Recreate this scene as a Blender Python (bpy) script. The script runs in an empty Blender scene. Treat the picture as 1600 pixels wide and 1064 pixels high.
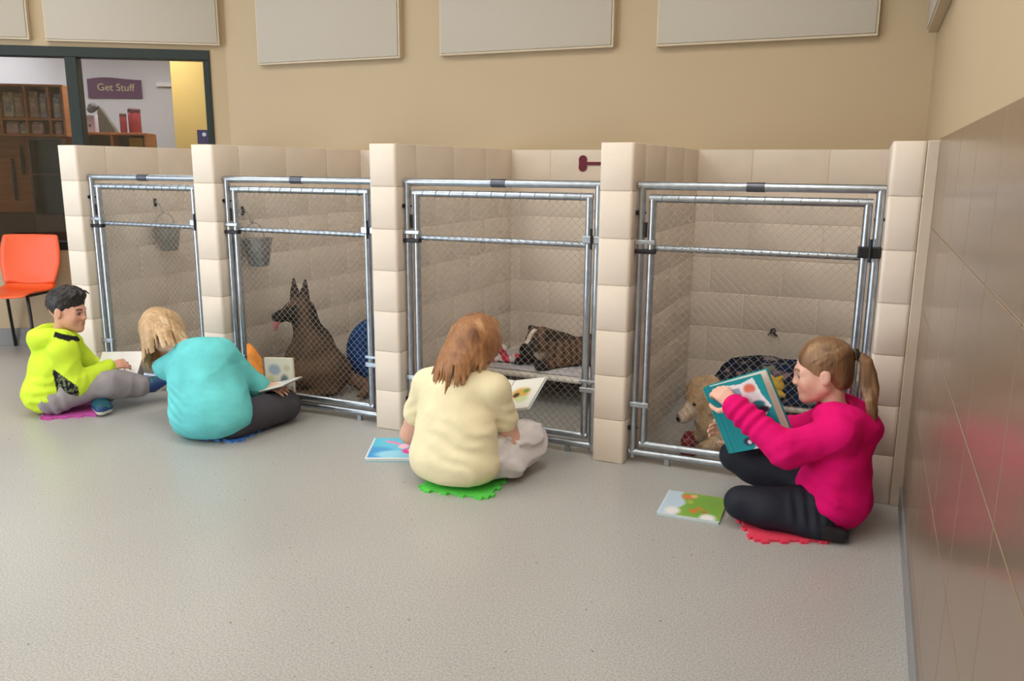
import bpy, bmesh, math, random
import numpy as np
from mathutils import Vector, Matrix
random.seed(7)
scene = bpy.context.scene
COL = scene.collection
PI = math.pi

# ------------------------------------------------------------------ camera
F_PX, PITCH, YAW, ROLL = 1289.4, .207, .4073, .0075
CAM = np.array([-0.2027, -3.4477, 1.3127])
FW = np.array([-math.sin(YAW)*math.cos(PITCH), math.cos(YAW)*math.cos(PITCH), -math.sin(PITCH)])
_R0 = np.array([math.cos(YAW), math.sin(YAW), 0.]); _U0 = np.cross(_R0, FW)
RT = _R0*math.cos(ROLL)+_U0*math.sin(ROLL); UP = -_R0*math.sin(ROLL)+_U0*math.cos(ROLL)
cam_data = bpy.data.cameras.new('camera'); cam = bpy.data.objects.new('camera', cam_data); COL.objects.link(cam)
cam_data.sensor_width = 36; cam_data.lens = F_PX/1600*36; cam_data.clip_start = .02
cam.matrix_world = Matrix(((RT[0], UP[0], -FW[0], CAM[0]), (RT[1], UP[1], -FW[1], CAM[1]), (RT[2], UP[2], -FW[2], CAM[2]), (0, 0, 0, 1)))
scene.camera = cam
def at_y(px, py, y):
    d = FW+RT*(px-800)/F_PX-UP*(py-532)/F_PX
    return CAM+d*((y-CAM[1])/d[1])
def at_z(px, py, z=0.):
    d = FW+RT*(px-800)/F_PX-UP*(py-532)/F_PX
    return CAM+d*((z-CAM[2])/d[2])
def at_x(px, py, x):
    d = FW+RT*(px-800)/F_PX-UP*(py-532)/F_PX
    return CAM+d*((x-CAM[0])/d[0])

# ------------------------------------------------------------------ light and exposure
world = bpy.data.worlds.new('world'); scene.world = world; world.use_nodes = True
world.node_tree.nodes['Background'].inputs[0].default_value = (.80, .88, 1, 1)
world.node_tree.nodes['Background'].inputs[1].default_value = 1.2
vs = scene.view_settings
vs.view_transform = 'Standard'; vs.look = 'None'; vs.exposure = -0.06; vs.gamma = 1; vs.use_curve_mapping = False
def area_light(name, loc, rot, sx, sy, power, color):
    l = bpy.data.lights.new(name, 'AREA'); l.shape = 'RECTANGLE'; l.size = sx; l.size_y = sy; l.energy = power; l.color = color
    o = bpy.data.objects.new(name, l); COL.objects.link(o); o.location = loc; o.rotation_euler = rot
    return o
# daylight entering by the window band in the left side wall, plus a low light added behind the camera to brighten the pillar fronts
area_light('added_low_light', (-7.2, -6.95, .95), (PI/2, 0, 0), 3.4, 1.6, 190, (.74, .86, 1))
area_light('daylight_left', (-8.95, -4.2, 1.95), (PI/2, 0, -PI/2), 3.7, 2.0, 70, (.74, .86, 1))
LAMP_E = 11.0      # ceiling troffer emission

# ------------------------------------------------------------------ helpers
def lin(r, g, b):
    f = lambda c: (c/255/12.92) if c/255 <= .04045 else ((c/255+.055)/1.055)**2.4
    return (f(r), f(g), f(b), 1)
def mat(name, col, rough=.6, metal=0, var=0.0, vscale=8, bump=0.0, bscale=60, spec=.5, attr=False, stretch=None, sub=0, emit=None, coat=0, detail=3):
    m = bpy.data.materials.new(name); m.use_nodes = True
    nt = m.node_tree; b = nt.nodes['Principled BSDF']; L = nt.links.new
    b.inputs['Roughness'].default_value = rough; b.inputs['Metallic'].default_value = metal
    b.inputs['Specular IOR Level'].default_value = spec
    if coat: b.inputs['Coat Weight'].default_value = coat; b.inputs['Coat Roughness'].default_value = .12
    if sub:
        b.inputs['Subsurface Weight'].default_value = sub; b.inputs['Subsurface Radius'].default_value = (.010, .004, .002); b.inputs['Subsurface Scale'].default_value = 1.0
    tc = nt.nodes.new('ShaderNodeTexCoord'); src = tc.outputs['Object']
    if stretch:
        mp = nt.nodes.new('ShaderNodeMapping'); mp.inputs['Scale'].default_value = stretch; L(src, mp.inputs['Vector']); src = mp.outputs['Vector']
    csock = None
    if attr:
        at = nt.nodes.new('ShaderNodeAttribute'); at.attribute_name = 'Col'; csock = at.outputs['Color']
    if var:
        n = nt.nodes.new('ShaderNodeTexNoise'); n.inputs['Scale'].default_value = vscale; n.inputs['Detail'].default_value = detail; L(src, n.inputs['Vector'])
        mr = nt.nodes.new('ShaderNodeMapRange'); mr.inputs[1].default_value = .3; mr.inputs[2].default_value = .7
        mr.inputs[3].default_value = 1-var; mr.inputs[4].default_value = 1+var; L(n.outputs[0], mr.inputs[0])
        mx = nt.nodes.new('ShaderNodeVectorMath'); mx.operation = 'SCALE'
        if csock: L(csock, mx.inputs[0])
        else: mx.inputs[0].default_value = col[:3]
        L(mr.outputs[0], mx.inputs['Scale']); csock = mx.outputs[0]
    if csock: L(csock, b.inputs['Base Color'])
    else: b.inputs['Base Color'].default_value = col
    if bump:
        n2 = nt.nodes.new('ShaderNodeTexNoise'); n2.inputs['Scale'].default_value = bscale; n2.inputs['Detail'].default_value = 4; L(src, n2.inputs['Vector'])
        bp = nt.nodes.new('ShaderNodeBump'); bp.inputs['Strength'].default_value = bump; bp.inputs['Distance'].default_value = .004; L(n2.outputs[0], bp.inputs['Height']); L(bp.outputs[0], b.inputs['Normal'])
    if emit:
        b.inputs['Emission Color'].default_value = emit[0]; b.inputs['Emission Strength'].default_value = emit[1]
    return m
def link(name, me, m=None, parent=None, loc=None, rot=None):
    o = bpy.data.objects.new(name, me); COL.objects.link(o)
    if m is not None and me is not None and not me.materials: me.materials.append(m)
    if parent is not None: o.parent = parent
    if loc is not None: o.location = loc
    if rot is not None: o.rotation_euler = rot
    return o
def empty(name, loc=(0, 0, 0), rot=(0, 0, 0)):
    o = bpy.data.objects.new(name, None); o.empty_display_size = .05; COL.objects.link(o); o.location = loc; o.rotation_euler = rot
    return o
def tag(o, label=None, cat=None, group=None, kind=None):
    if label: o['label'] = label
    if cat: o['category'] = cat
    if group: o['group'] = group
    if kind: o['kind'] = kind
    return o
class MB:
    """collects boxes, tubes, lathes, prisms into one mesh"""
    def __init__(s): s.bm = bmesh.new()
    def box(s, lo, hi, bev=0, seg=2, mtx=None):
        lo = Vector(lo); hi = Vector(hi); c = (lo+hi)/2; d = hi-lo
        r = bmesh.ops.create_cube(s.bm, size=1, matrix=Matrix.Translation(c) @ Matrix.Diagonal((d.x, d.y, d.z, 1)))
        vs_ = r['verts']
        if bev:
            es = list({e for v in vs_ for e in v.link_edges})
            rb = bmesh.ops.bevel(s.bm, geom=es, offset=bev, segments=seg, affect='EDGES', profile=.5, clamp_overlap=True)
            vs_ = list({v for f in rb['faces'] for v in f.verts} | {v for v in vs_ if v.is_valid})
        if mtx is not None: bmesh.ops.transform(s.bm, matrix=mtx, verts=vs_)
        return s
    def tube(s, pts, r, n=8, cap=True, closed=False):
        pts = [Vector(p) for p in pts]; N = len(pts); rr = r if isinstance(r, (list, tuple)) else [r]*N
        rings = []; up = None
        for i, p in enumerate(pts):
            if closed: t = pts[(i+1) % N]-pts[i-1]
            else: t = pts[min(i+1, N-1)]-pts[max(i-1, 0)]
            t.normalize()
            if up is None: up = Vector((0, 0, 1)) if abs(t.z) < .9 else Vector((1, 0, 0))
            x = up-t*up.dot(t)
            if x.length < 1e-4: x = t.orthogonal()
            x.normalize(); up = x; y = t.cross(x)
            rings.append([s.bm.verts.new(p+(x*math.cos(2*PI*k/n)+y*math.sin(2*PI*k/n))*rr[i]) for k in range(n)])
        for i in range(N if closed else N-1):
            a, b = rings[i], rings[(i+1) % N]
            for k in range(n): s.bm.faces.new((a[k], a[(k+1) % n], b[(k+1) % n], b[k]))
        if cap and not closed: s.bm.faces.new(rings[0][::-1]); s.bm.faces.new(rings[-1])
        return s
    def lathe(s, prof, n=24, mtx=None):
        rings = []; nv = []
        for r, z in prof:
            if r < 1e-6: ring = [s.bm.verts.new((0, 0, z))]
            else: ring = [s.bm.verts.new((r*math.cos(2*PI*k/n), r*math.sin(2*PI*k/n), z)) for k in range(n)]
            rings.append(ring); nv += ring
        for a, b in zip(rings, rings[1:]):
            for k in range(n):
                k2 = (k+1) % n
                if len(a) == 1 and len(b) == 1: continue
                if len(a) == 1: s.bm.faces.new((a[0], b[k2], b[k]))
                elif len(b) == 1: s.bm.faces.new((a[k], a[k2], b[0]))
                else: s.bm.faces.new((a[k], a[k2], b[k2], b[k]))
        if mtx is not None: bmesh.ops.transform(s.bm, matrix=mtx, verts=nv)
        return s
    def prism(s, poly, z0, z1, mtx=None):
        a = [s.bm.verts.new((x, y, z0)) for x, y in poly]; b = [s.bm.verts.new((x, y, z1)) for x, y in poly]; n = len(poly)
        s.bm.faces.new(a[::-1]); s.bm.faces.new(b)
        for k in range(n): s.bm.faces.new((a[k], a[(k+1) % n], b[(k+1) % n], b[k]))
        if mtx is not None: bmesh.ops.transform(s.bm, matrix=mtx, verts=a+b)
        return s
    def quad(s, p): s.bm.faces.new([s.bm.verts.new(q) for q in p]); return s
    def mesh(s, name, smooth=False):
        bmesh.ops.recalc_face_normals(s.bm, faces=s.bm.faces[:])
        me = bpy.data.meshes.new(name); s.bm.to_mesh(me); s.bm.free()
        if smooth:
            me.polygons.foreach_set('use_smooth', [True]*len(me.polygons))
            if smooth != 'full':
                try: me.set_sharp_from_angle(angle=math.radians(40))
                except Exception: pass
        return me
    def build(s, name, m, parent=None, smooth=False, loc=None, rot=None):
        return link(name, s.mesh(name, smooth), m, parent, loc, rot)

# ------------------------------------------------------------------ materials
M = {}
M['block'] = mat('painted_block', lin(233, 220, 206), .55, var=.035, vscale=5, bump=.25, bscale=55)
M['mortar'] = mat('painted_mortar', lin(229, 215, 199), .7, bump=.2, bscale=80)
M['wall'] = mat('tan_wall_paint', lin(188, 168, 136), .6, var=.02, vscale=1.5, bump=.08, bscale=90)
M['ceil'] = mat('ceiling_white', lin(225, 222, 215), .8, bump=.1, bscale=60)
M['panel'] = mat('acoustic_fabric', lin(192, 184, 171), .85, var=.02, vscale=200, bump=.15, bscale=500)
M['panel_edge'] = mat('acoustic_edge', lin(206, 192, 168), .7)
M['galv'] = mat('galvanised_steel', lin(178, 186, 196), .33, 1.0, var=.12, vscale=40, bump=.05, bscale=120)
M['wire'] = mat('galvanised_wire', lin(168, 170, 170), .42, .85, var=.08, vscale=50)
M['dark_metal'] = mat('dark_metal', lin(52, 50, 52), .45, .7, var=.1, vscale=60)
M['black'] = mat('black_plastic', lin(22, 22, 24), .45, var=.1, vscale=30)
M['green_frame'] = mat('green_window_frame', lin(15, 33, 30), .45, var=.06, vscale=20)
M['cove'] = mat('grey_cove_base', lin(134, 134, 134), .4, var=.05, vscale=12)
M['trim'] = mat('tile_edge_trim', lin(205, 190, 172), .45, var=.03, vscale=20)
M['grout'] = mat('light_grout', lin(196, 178, 156), .8)
M['steel'] = mat('stainless_pail', lin(168, 166, 164), .32, .7, var=.06, vscale=20)
M['white'] = mat('white_plastic', lin(235, 232, 228), .5)
# floor: speckled poured floor with a satin sheen
def floor_mat():
    m = bpy.data.materials.new('speckled_floor'); m.use_nodes = True; nt = m.node_tree; L = nt.links.new; b = nt.nodes['Principled BSDF']
    tc = nt.nodes.new('ShaderNodeTexCoord')
    n1 = nt.nodes.new('ShaderNodeTexNoise'); n1.inputs['Scale'].default_value = 170; n1.inputs['Detail'].default_value = 3
    n2 = nt.nodes.new('ShaderNodeTexNoise'); n2.inputs['Scale'].default_value = 1.4; n2.inputs['Detail'].default_value = 4
    v = nt.nodes.new('ShaderNodeTexVoronoi'); v.inputs['Scale'].default_value = 95
    for t in (n1, n2, v): L(tc.outputs['Object'], t.inputs['Vector'])
    r1 = nt.nodes.new('ShaderNodeValToRGB'); e = r1.color_ramp.elements
    e[0].position = .34; e[0].color = lin(155, 154, 151); e[1].position = .66; e[1].color = lin(190, 189, 186); L(n1.outputs[0], r1.inputs[0])
    r2 = nt.nodes.new('ShaderNodeMapRange'); r2.inputs[1].default_value = .3; r2.inputs[2].default_value = .7; r2.inputs[3].default_value = .95; r2.inputs[4].default_value = 1.04; L(n2.outputs[0], r2.inputs[0])
    sc = nt.nodes.new('ShaderNodeVectorMath'); sc.operation = 'SCALE'; L(r1.outputs[0], sc.inputs[0]); L(r2.outputs[0], sc.inputs['Scale'])
    n3 = nt.nodes.new('ShaderNodeTexNoise'); n3.inputs['Scale'].default_value = 60; L(tc.outputs['Object'], n3.inputs['Vector'])
    mm = nt.nodes.new('ShaderNodeMapRange'); mm.inputs[1].default_value = .72; mm.inputs[2].default_value = .76; L(n3.outputs[0], mm.inputs[0])
    mx = nt.nodes.new('ShaderNodeMix'); mx.data_type = 'RGBA'; L(mm.outputs[0], mx.inputs[0]); L(sc.outputs[0], mx.inputs[6]); mx.inputs[7].default_value = lin(92, 88, 82)
    L(mx.outputs[2], b.inputs['Base Color'])
    rr = nt.nodes.new('ShaderNodeMapRange'); rr.inputs[3].default_value = .24; rr.inputs[4].default_value = .38; L(n2.outputs[0], rr.inputs[0]); L(rr.outputs[0], b.inputs['Roughness'])
    bp = nt.nodes.new('ShaderNodeBump'); bp.inputs['Strength'].default_value = .10; bp.inputs['Distance'].default_value = .002; L(n1.outputs[0], bp.inputs['Height']); L(bp.outputs[0], b.inputs['Normal'])
    b.inputs['Specular IOR Level'].default_value = .5
    return m
M['floor'] = floor_mat()
def tile_mat():
    m = mat('linen_tile', lin(130, 110, 92), .22, var=.10, vscale=3, stretch=(1, 90, 3), spec=.55, detail=4)
    nt = m.node_tree; b = nt.nodes['Principled BSDF']
    return m
M['tile'] = tile_mat()

# ------------------------------------------------------------------ structure
HK = 1.42; CEIL = 3.4
MB().box((-10.5, -7.2, -.1), (.3, 6, 0)).build('floor', M['floor'])['kind'] = 'structure'
MB().box((-9.1, -7.2, CEIL), (.3, 1.7, CEIL+.1)).build('ceiling', M['ceil'])['kind'] = 'structure'
MB().box((-4.547, 1.42, 0), (.3, 1.6, CEIL)).build('wall_back', M['wall'])['kind'] = 'structure'
wr = MB().box((.012, -7.2, 0), (.15, 1.42, CEIL)).build('wall_right', M['wall']); wr['kind'] = 'structure'
# tiled wainscot on the right wall: every tile a piece of its own
MB().box((.004, -3.6, .085), (.0125, -.0, 1.425)).build('grout_bed', M['grout'], wr)
TZ = [.085, .150, .4745, .8035, 1.104, 1.430]; TY = [-.003-.425*k for k in range(9)]
tc = {}
for zi in range(len(TZ)-1):
    for yi in range(len(TY)-1):
        dz = TZ[zi+1]-TZ[zi]-.004
        key = round(dz, 4)
        if key not in tc: tc[key] = MB().box((0, 0, 0), (.0095, .421, dz), bev=.0015, seg=1).mesh('tile')
        link('tile', tc[key], M['tile'], wr, (0, TY[yi+1]+.002, TZ[zi]+.002))
MB().box((-.008, -7.2, 0), (.012, -.0, .085), bev=.004).build('baseboard_right', M['cove'])['kind'] = 'structure'

# left, angled wall with the shop window; local x runs along the wall (corner at 0, away = negative), local y points out of the room
LA = math.radians(32); LO = (-4.547, 1.42, 0)
wl = empty('wall_left', LO, (0, 0, LA)); wl['kind'] = 'structure'
WS0, WS1, WZ0, WZ1 = -2.35, -.113, .70, 2.11
MB().box((-5.2, 0, 0), (.0, .12, WZ0)).build('wall_below_window', M['wall'], wl)
MB().box((-5.2, 0, WZ1), (.0, .12, CEIL)).build('wall_above_window', M['wall'], wl)
MB().box((WS1, 0, WZ0), (0, .12, WZ1)).build('wall_pier', M['wall'], wl)
MB().box((-5.2, 0, WZ0), (WS0, .12, WZ1)).build('wall_pier', M['wall'], wl)
bl = MB().box((-5.2, -.014, 0), (-.25, 0, .13), bev=.003).build('baseboard_left', M['cove'], None, loc=LO, rot=(0, 0, LA)); bl['kind'] = 'structure'
w1 = empty('window_1', LO, (0, 0, LA)); w1['kind'] = 'structure'
fw = .058
MB().box((WS0, .0-.012, WZ1-.068), (WS1, .10, WZ1), bev=.004).build('window_head', M['green_frame'], w1)
MB().box((WS0, .0-.012, WZ0), (WS1, .10, WZ0+.06), bev=.004).build('window_sill', M['green_frame'], w1)
MB().box((WS1-.048, -.012, WZ0+.06), (WS1, .10, WZ1-.068), bev=.004).build('window_jamb', M['green_frame'], w1)
MB().box((WS0, -.012, WZ0+.06), (WS0+.05, .10, WZ1-.068), bev=.004).build('window_jamb', M['green_frame'], w1)
MB().box((-1.085, -.012, WZ0+.06), (-1.008, .10, WZ1-.068), bev=.004).build('mullion', M['green_frame'], w1)
def glass_mat():
    m = bpy.data.materials.new('window_glass'); m.use_nodes = True; nt = m.node_tree
    for n in list(nt.nodes): nt.nodes.remove(n)
    o = nt.nodes.new('ShaderNodeOutputMaterial'); t = nt.nodes.new('ShaderNodeBsdfTransparent'); t.inputs[0].default_value = (.82, .85, .86, 1)
    g = nt.nodes.new('ShaderNodeBsdfGlossy'); g.inputs['Roughness'].default_value = .02; g.inputs[0].default_value = (.9, .95, 1, 1)
    fr = nt.nodes.new('ShaderNodeFresnel'); fr.inputs[0].default_value = 1.5
    mx = nt.nodes.new('ShaderNodeMixShader'); nt.links.new(fr.outputs[0], mx.inputs[0]); nt.links.new(t.outputs[0], mx.inputs[1]); nt.links.new(g.outputs[0], mx.inputs[2]); nt.links.new(mx.outputs[0], o.inputs[0])
    return m
M['glass'] = glass_mat()
MB().box((-1.008, .04, WZ0+.06), (WS1-.048, .046, WZ1-.068)).build('pane', M['glass'], w1)
MB().box((WS0+.05, .04, WZ0+.06), (-1.085, .046, WZ1-.068)).build('pane', M['glass'], w1)

# walls behind the camera that close the room, with a daylight window band and an opening made for the added low light
ws = empty('wall_side'); ws['kind'] = 'structure'
MB().box((-9.1, -7.2, 0), (-9.0, -1.3, .95)).build('wall_below_window', M['wall'], ws)
MB().box((-9.1, -7.2, 2.95), (-9.0, -1.3, CEIL)).build('wall_above_window', M['wall'], ws)
MB().box((-9.1, -7.2, .95), (-9.0, -6.05, 2.95)).build('wall_pier', M['wall'], ws)
MB().box((-9.1, -2.35, .95), (-9.0, -1.3, 2.95)).build('wall_pier', M['wall'], ws)
wf = empty('wall_front'); wf['kind'] = 'structure'
MB().box((-9.1, -7.2, 1.8), (.3, -7.0, CEIL)).build('wall_above_opening', M['wall'], wf)
MB().box((-5.45, -7.2, 0), (.3, -7.0, 1.8)).build('wall_pier', M['wall'], wf)
# ceiling troffers
M['lamp'] = mat('troffer_diffuser', lin(255, 250, 240), .5, emit=((1, .965, .90, 1), LAMP_E))
tr_f = MB().box((-.32, -.62, 0), (.32, -.60, .05)).box((-.32, .60, 0), (.32, .62, .05)).box((-.32, -.6, 0), (-.30, .6, .05)).box((.30, -.6, 0), (.32, .6, .05)).mesh('lamp_frame')
tr_d = MB().box((-.30, -.60, .012), (.30, .60, .03)).mesh('diffuser')
for x in (-.9, -2.9, -4.9):
    for y in (-.9, -3.3, -5.7):
        t = tag(empty('ceiling_light', (x, y, CEIL-.05)), 'rectangular recessed ceiling light with white diffuser', 'light', 'ceiling lights of the room')
        link('lamp_frame', tr_f, M['white'], t); link('diffuser', tr_d, M['lamp'], t)

# ------------------------------------------------------------------ block partitions
XL = [-4.567, -3.5616, -2.4486, -1.2881, -.157]; XR = [-4.417, -3.4119, -2.2981, -1.1397, -.040]
CH = HK/7; JG = .0045
bc = {}
def block_mesh(dx, dy, dz, nose):
    key = (round(dx, 4), round(dy, 4), round(dz, 4), nose)
    if key in bc: return bc[key]
    bm = bmesh.new()
    bmesh.ops.create_cube(bm, size=1, matrix=Matrix.Translation((dx/2, dy/2, dz/2)) @ Matrix.Diagonal((dx, dy, dz, 1)))
    if nose:
        es = [e for e in bm.edges if all(abs(v.co.y) < 1e-5 for v in e.verts) and abs(e.verts[0].co.z-e.verts[1].co.z) > .01]
        bmesh.ops.bevel(bm, geom=es, offset=.016, segments=4, affect='EDGES', profile=.5)
    es = [e for e in bm.edges if e.calc_face_angle(0) > .8]
    bmesh.ops.bevel(bm, geom=es, offset=.0026, segments=2, affect='EDGES', profile=.5)
    bmesh.ops.recalc_face_normals(bm, faces=bm.faces[:])
    me = bpy.data.meshes.new('block'); bm.to_mesh(me); bm.free()
    me.polygons.foreach_set('use_smooth', [True]*len(me.polygons)); me.set_sharp_from_angle(angle=math.radians(35))
    me.materials.append(M['block']); bc[key] = me
    return me
YD = 1.385
part_roots = []
for i in range(5):
    r = empty('wall_partition', (XL[i], 0, 0)); r['kind'] = 'structure'; part_roots.append(r)
    w = XR[i]-XL[i]
    MB().box((.004, .006, 0), (w-.004, YD, HK-.003)).build('mortar_core', M['mortar'], r)
    for c in range(7):
        cuts = [0, .2, .6, 1.0, YD] if c % 2 == 0 else [0, .4, .8, 1.2, YD]
        for a, b in zip(cuts, cuts[1:]):
            g0 = 0 if a == 0 else JG/2; g1 = 0 if b == YD else JG/2
            me = block_mesh(w, b-a-g0-g1, CH-JG, a == 0)
            link('block', me, None, r, (0, a+g0, c*CH+JG/2))
kb = empty('wall_kennel_back', (0, 0, 0)); kb['kind'] = 'structure'
MB().box((-4.45, YD+.004, 0), (.01, 1.425, HK-.003)).build('mortar_core', M['mortar'], kb)
for c in range(7):
    x = -4.44+(.2 if c % 2 else 0); xs_ = [-4.44] if c % 2 else []
    while x < -.03: xs_.append(x); x += .4
    xs_.append(-.03)
    for a, b in zip(xs_, xs_[1:]):
        if b-a < .02: continue
        link('block', block_mesh(b-a-JG, .03, CH-JG, False), None, kb, (a+JG/2, YD, c*CH+JG/2))
tr = MB().box((-.040, -.004, 0), (.002, .05, HK), bev=.004).build('trim_1', M['trim']); tr['kind'] = 'structure'

# ------------------------------------------------------------------ acoustic panels
def panel(mtx_loc, rotz, w, h, label, group):
    t = tag(empty('acoustic_panel', mtx_loc, (0, 0, rotz)), label, 'wall panel', group)
    # local: x along wall 0..w, y<0 into the room, z 0..h
    MB().box((.012, -.052, .012), (w-.012, -.004, h-.012), bev=.006).build('fabric_face', M['panel'], t, smooth=True)
    e = MB().box((0, -.045, 0), (w, -.0, .012), bev=.002).box((0, -.045, h-.012), (w, -.0, h), bev=.002)
    e.box((0, -.045, .012), (.012, 0, h-.012), bev=.002).box((w-.012, -.045, .012), (w, 0, h-.012), bev=.002)
    e.build('edge_frame', M['panel_edge'], t)
PG = 'white acoustic wall panels'
panel((-4.227, 1.418, 1.995), 0, 1.143, 1.2, 'white acoustic panel high on the wall next to the room corner by the window', PG)
panel((-2.794, 1.418, 1.995), 0, 1.132, 1.2, 'white acoustic panel on the back wall above the brindle dog kennel with bone sign', PG)
panel((-1.41, 1.418, 1.985), 0, 1.15, 1.2, 'white acoustic panel high on the back wall above the kennel nearest the tiled wall', PG)
def lw(x, y, z):   # left wall local -> world
    return (LO[0]+x*math.cos(LA)-y*math.sin(LA), LO[1]+x*math.sin(LA)+y*math.cos(LA), z)
panel(lw(-1.181, -.001, 2.14), LA, 1.149, 1.2, 'white acoustic panel above the green window frame, over the pane with the purple sign', PG)
panel(lw(-2.44, -.001, 2.145), LA, 1.157, 1.2, 'white acoustic panel above the green window frame, over the wooden shop shelves', PG)
panel((.011, 1.30, 1.975), -PI/2, 1.15, 1.2, 'white acoustic panel high on the wall above the tan tiles', PG)
# ------------------------------------------------------------------ kennel gates
M['sleeve'] = mat('sleeve_steel', lin(96, 98, 108), .4, .9, var=.1, vscale=40)
def chain_link(x0, x1, z0, z1, y):
    w = .036; hw = w/2; R_ = .00135
    nx = int((x1-x0)/hw); sx = (x1-x0)/nx; nz = int((z1-z0)/hw); sz = (z1-z0)/nz
    V = []; Fc = []
    for i in range(nx):
        base = len(V)
        for k in range(nz+1):
            right = (k+i) % 2
            # neighbours hook through each other at the bends, one wire in front of the other
            x = x0+(i+right)*sx+(.0008 if right else -.0008); z = z0+k*sz; yy = y+(.0018 if right else -.0018)
            for q in range(4):
                a = PI/4+q*PI/2
                V.append((x+R_*math.cos(a), yy+R_*math.sin(a), z))
        for k in range(nz):
            for q in range(4):
                a = base+k*4+q; b = base+k*4+(q+1) % 4
                Fc.append((a, b, b+4, a+4))
    me = bpy.data.meshes.new('chain_link'); me.from_pydata(V, [], Fc); me.update()
    me.polygons.foreach_set('use_smooth', [True]*len(me.polygons))
    return me
gate_lab = ['chain-link kennel gate behind the boy in neon yellow, with a steel pail hanging inside',
            'chain-link kennel gate with a brown German shepherd sitting behind it',
            'chain-link kennel gate in front of a brindle dog lying on a raised cot',
            'chain-link kennel gate with a black clasp, between a pillar and the tiled wall']
GY = .07; FR = .0165
for i in range(4):
    xl, xr = XR[i], XL[i+1]
    g = tag(empty('kennel_gate', (0, 0, 0)), gate_lab[i], 'gate', 'chain-link kennel gates')
    g.location = ((xl+xr)/2, GY, 0); ox = g.location.x
    a, b = xl+.024-ox, xr-.022-ox
    rr = .017
    MB().tube([(a, 0, .02), (a, 0, 1.24)], rr, 12).build('post', M['galv'], g, True)
    MB().tube([(b, 0, .02), (b, 0, 1.24)], rr, 12).build('post', M['galv'], g, True)
    MB().tube([(a-rr, 0, 1.24), (b+rr, 0, 1.24)], rr, 12).build('top_rail', M['galv'], g, True)
    MB().tube([(a-rr, 0, .045), (b+rr, 0, .045)], rr, 12).build('bottom_rail', M['galv'], g, True)
    MB().tube([((a+b)/2-.036, 0, 1.24), ((a+b)/2+.036, 0, 1.24)], rr+.0025, 12).build('rail_sleeve', M['sleeve'], g, True)
    for fx in (a+.16, b-.12):
        MB().box((fx-.012, -.008, 0), (fx+.012, .008, .035), bev=.002).build('foot_bracket', M['galv'], g)
    # swinging leaf
    lf = empty('gate_leaf', (0, 0, 0)); lf.parent = g
    l0, l1 = a+.048, b-.042
    MB().tube([(l0, 0, .088), (l0, 0, 1.187)], FR, 12).build('leaf_frame', M['galv'], lf, True)
    MB().tube([(l1, 0, .088), (l1, 0, 1.187)], FR, 12).build('leaf_frame', M['galv'], lf, True)
    MB().tube([(l0-FR, 0, 1.187), (l1+FR, 0, 1.187)], FR, 12).build('leaf_frame', M['galv'], lf, True)
    MB().tube([(l0-FR, 0, .088), (l1+FR, 0, .088)], FR, 12).build('leaf_frame', M['galv'], lf, True)
    MB().tube([(l0, .014, .975), (l1, .014, .975)], .0135, 12).build('cross_rail', M['galv'], lf, True)
    link('chain_link', chain_link(l0+.006, l1-.006, .094, 1.181, -.004), M['wire'], lf)['kind'] = 'stuff'
    # tie wires on the leaf top rail
    tw = MB()
    for k in range(12):
        x = l0+.04+(l1-l0-.08)*k/11
        tw.tube([(x+(FR+.0015)*0+.004*math.sin(t), (FR+.0018)*math.cos(t), 1.187+(FR+.0018)*math.sin(t)) for t in [2*PI*q/8 for q in range(8)]], .0014, 4, closed=True)
    t_ = tw.build('tie_wires', M['wire'], lf); t_['kind'] = 'stuff'
    # hinges on the left, latch on the right
    for hz in (1.0, .96):
        MB().box((a-.021, -.022, hz-.010), (l0+.021, .010, hz+.010), bev=.004).build('hinge', M['galv'] if hz > .98 else M['dark_metal'], g)
    MB().tube([(a+.024, -.01, 1.02), (a+.024, -.01, 1.085)], .006, 8).build('hinge_pin', M['dark_metal'], g)
    MB().box((a-.021, -.022, .26), (l0+.021, .010, .285), bev=.004).build('hinge', M['galv'], g)
    MB().box((l1-.024, -.024, 1.0-.018 if i < 3 else .975), (b+.020, .012, 1.0+.018 if i < 3 else 1.02), bev=.005).build('latch', M['black'] if i == 3 else M['galv'], g)
    MB().tube([(l1+.021, -.03, .96), (l1+.021, -.03, 1.05)], .006, 8).build('latch_pin', M['dark_metal'], g)
    MB().box((l1-.022, -.022, .30), (b+.020, .010, .325), bev=.004).box((l1-.022, -.022, .345), (b+.020, .010, .36), bev=.003).build('lower_clasp', M['galv'], g)
    # anchor bolts into the block
    for z in (1.125, .16):
        MB().tube([(a-.023, -.0, z), (a+.018, -.0, z)], .006, 8).tube([(a-.022, -.012, z), (a-.014, -.012, z)], .010, 6).build('anchor_bolt', M['dark_metal'], g)
        MB().tube([(b-.018, 0, z), (b+.0215, 0, z)], .006, 8).build('anchor_bolt', M['dark_metal'], g)
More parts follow.
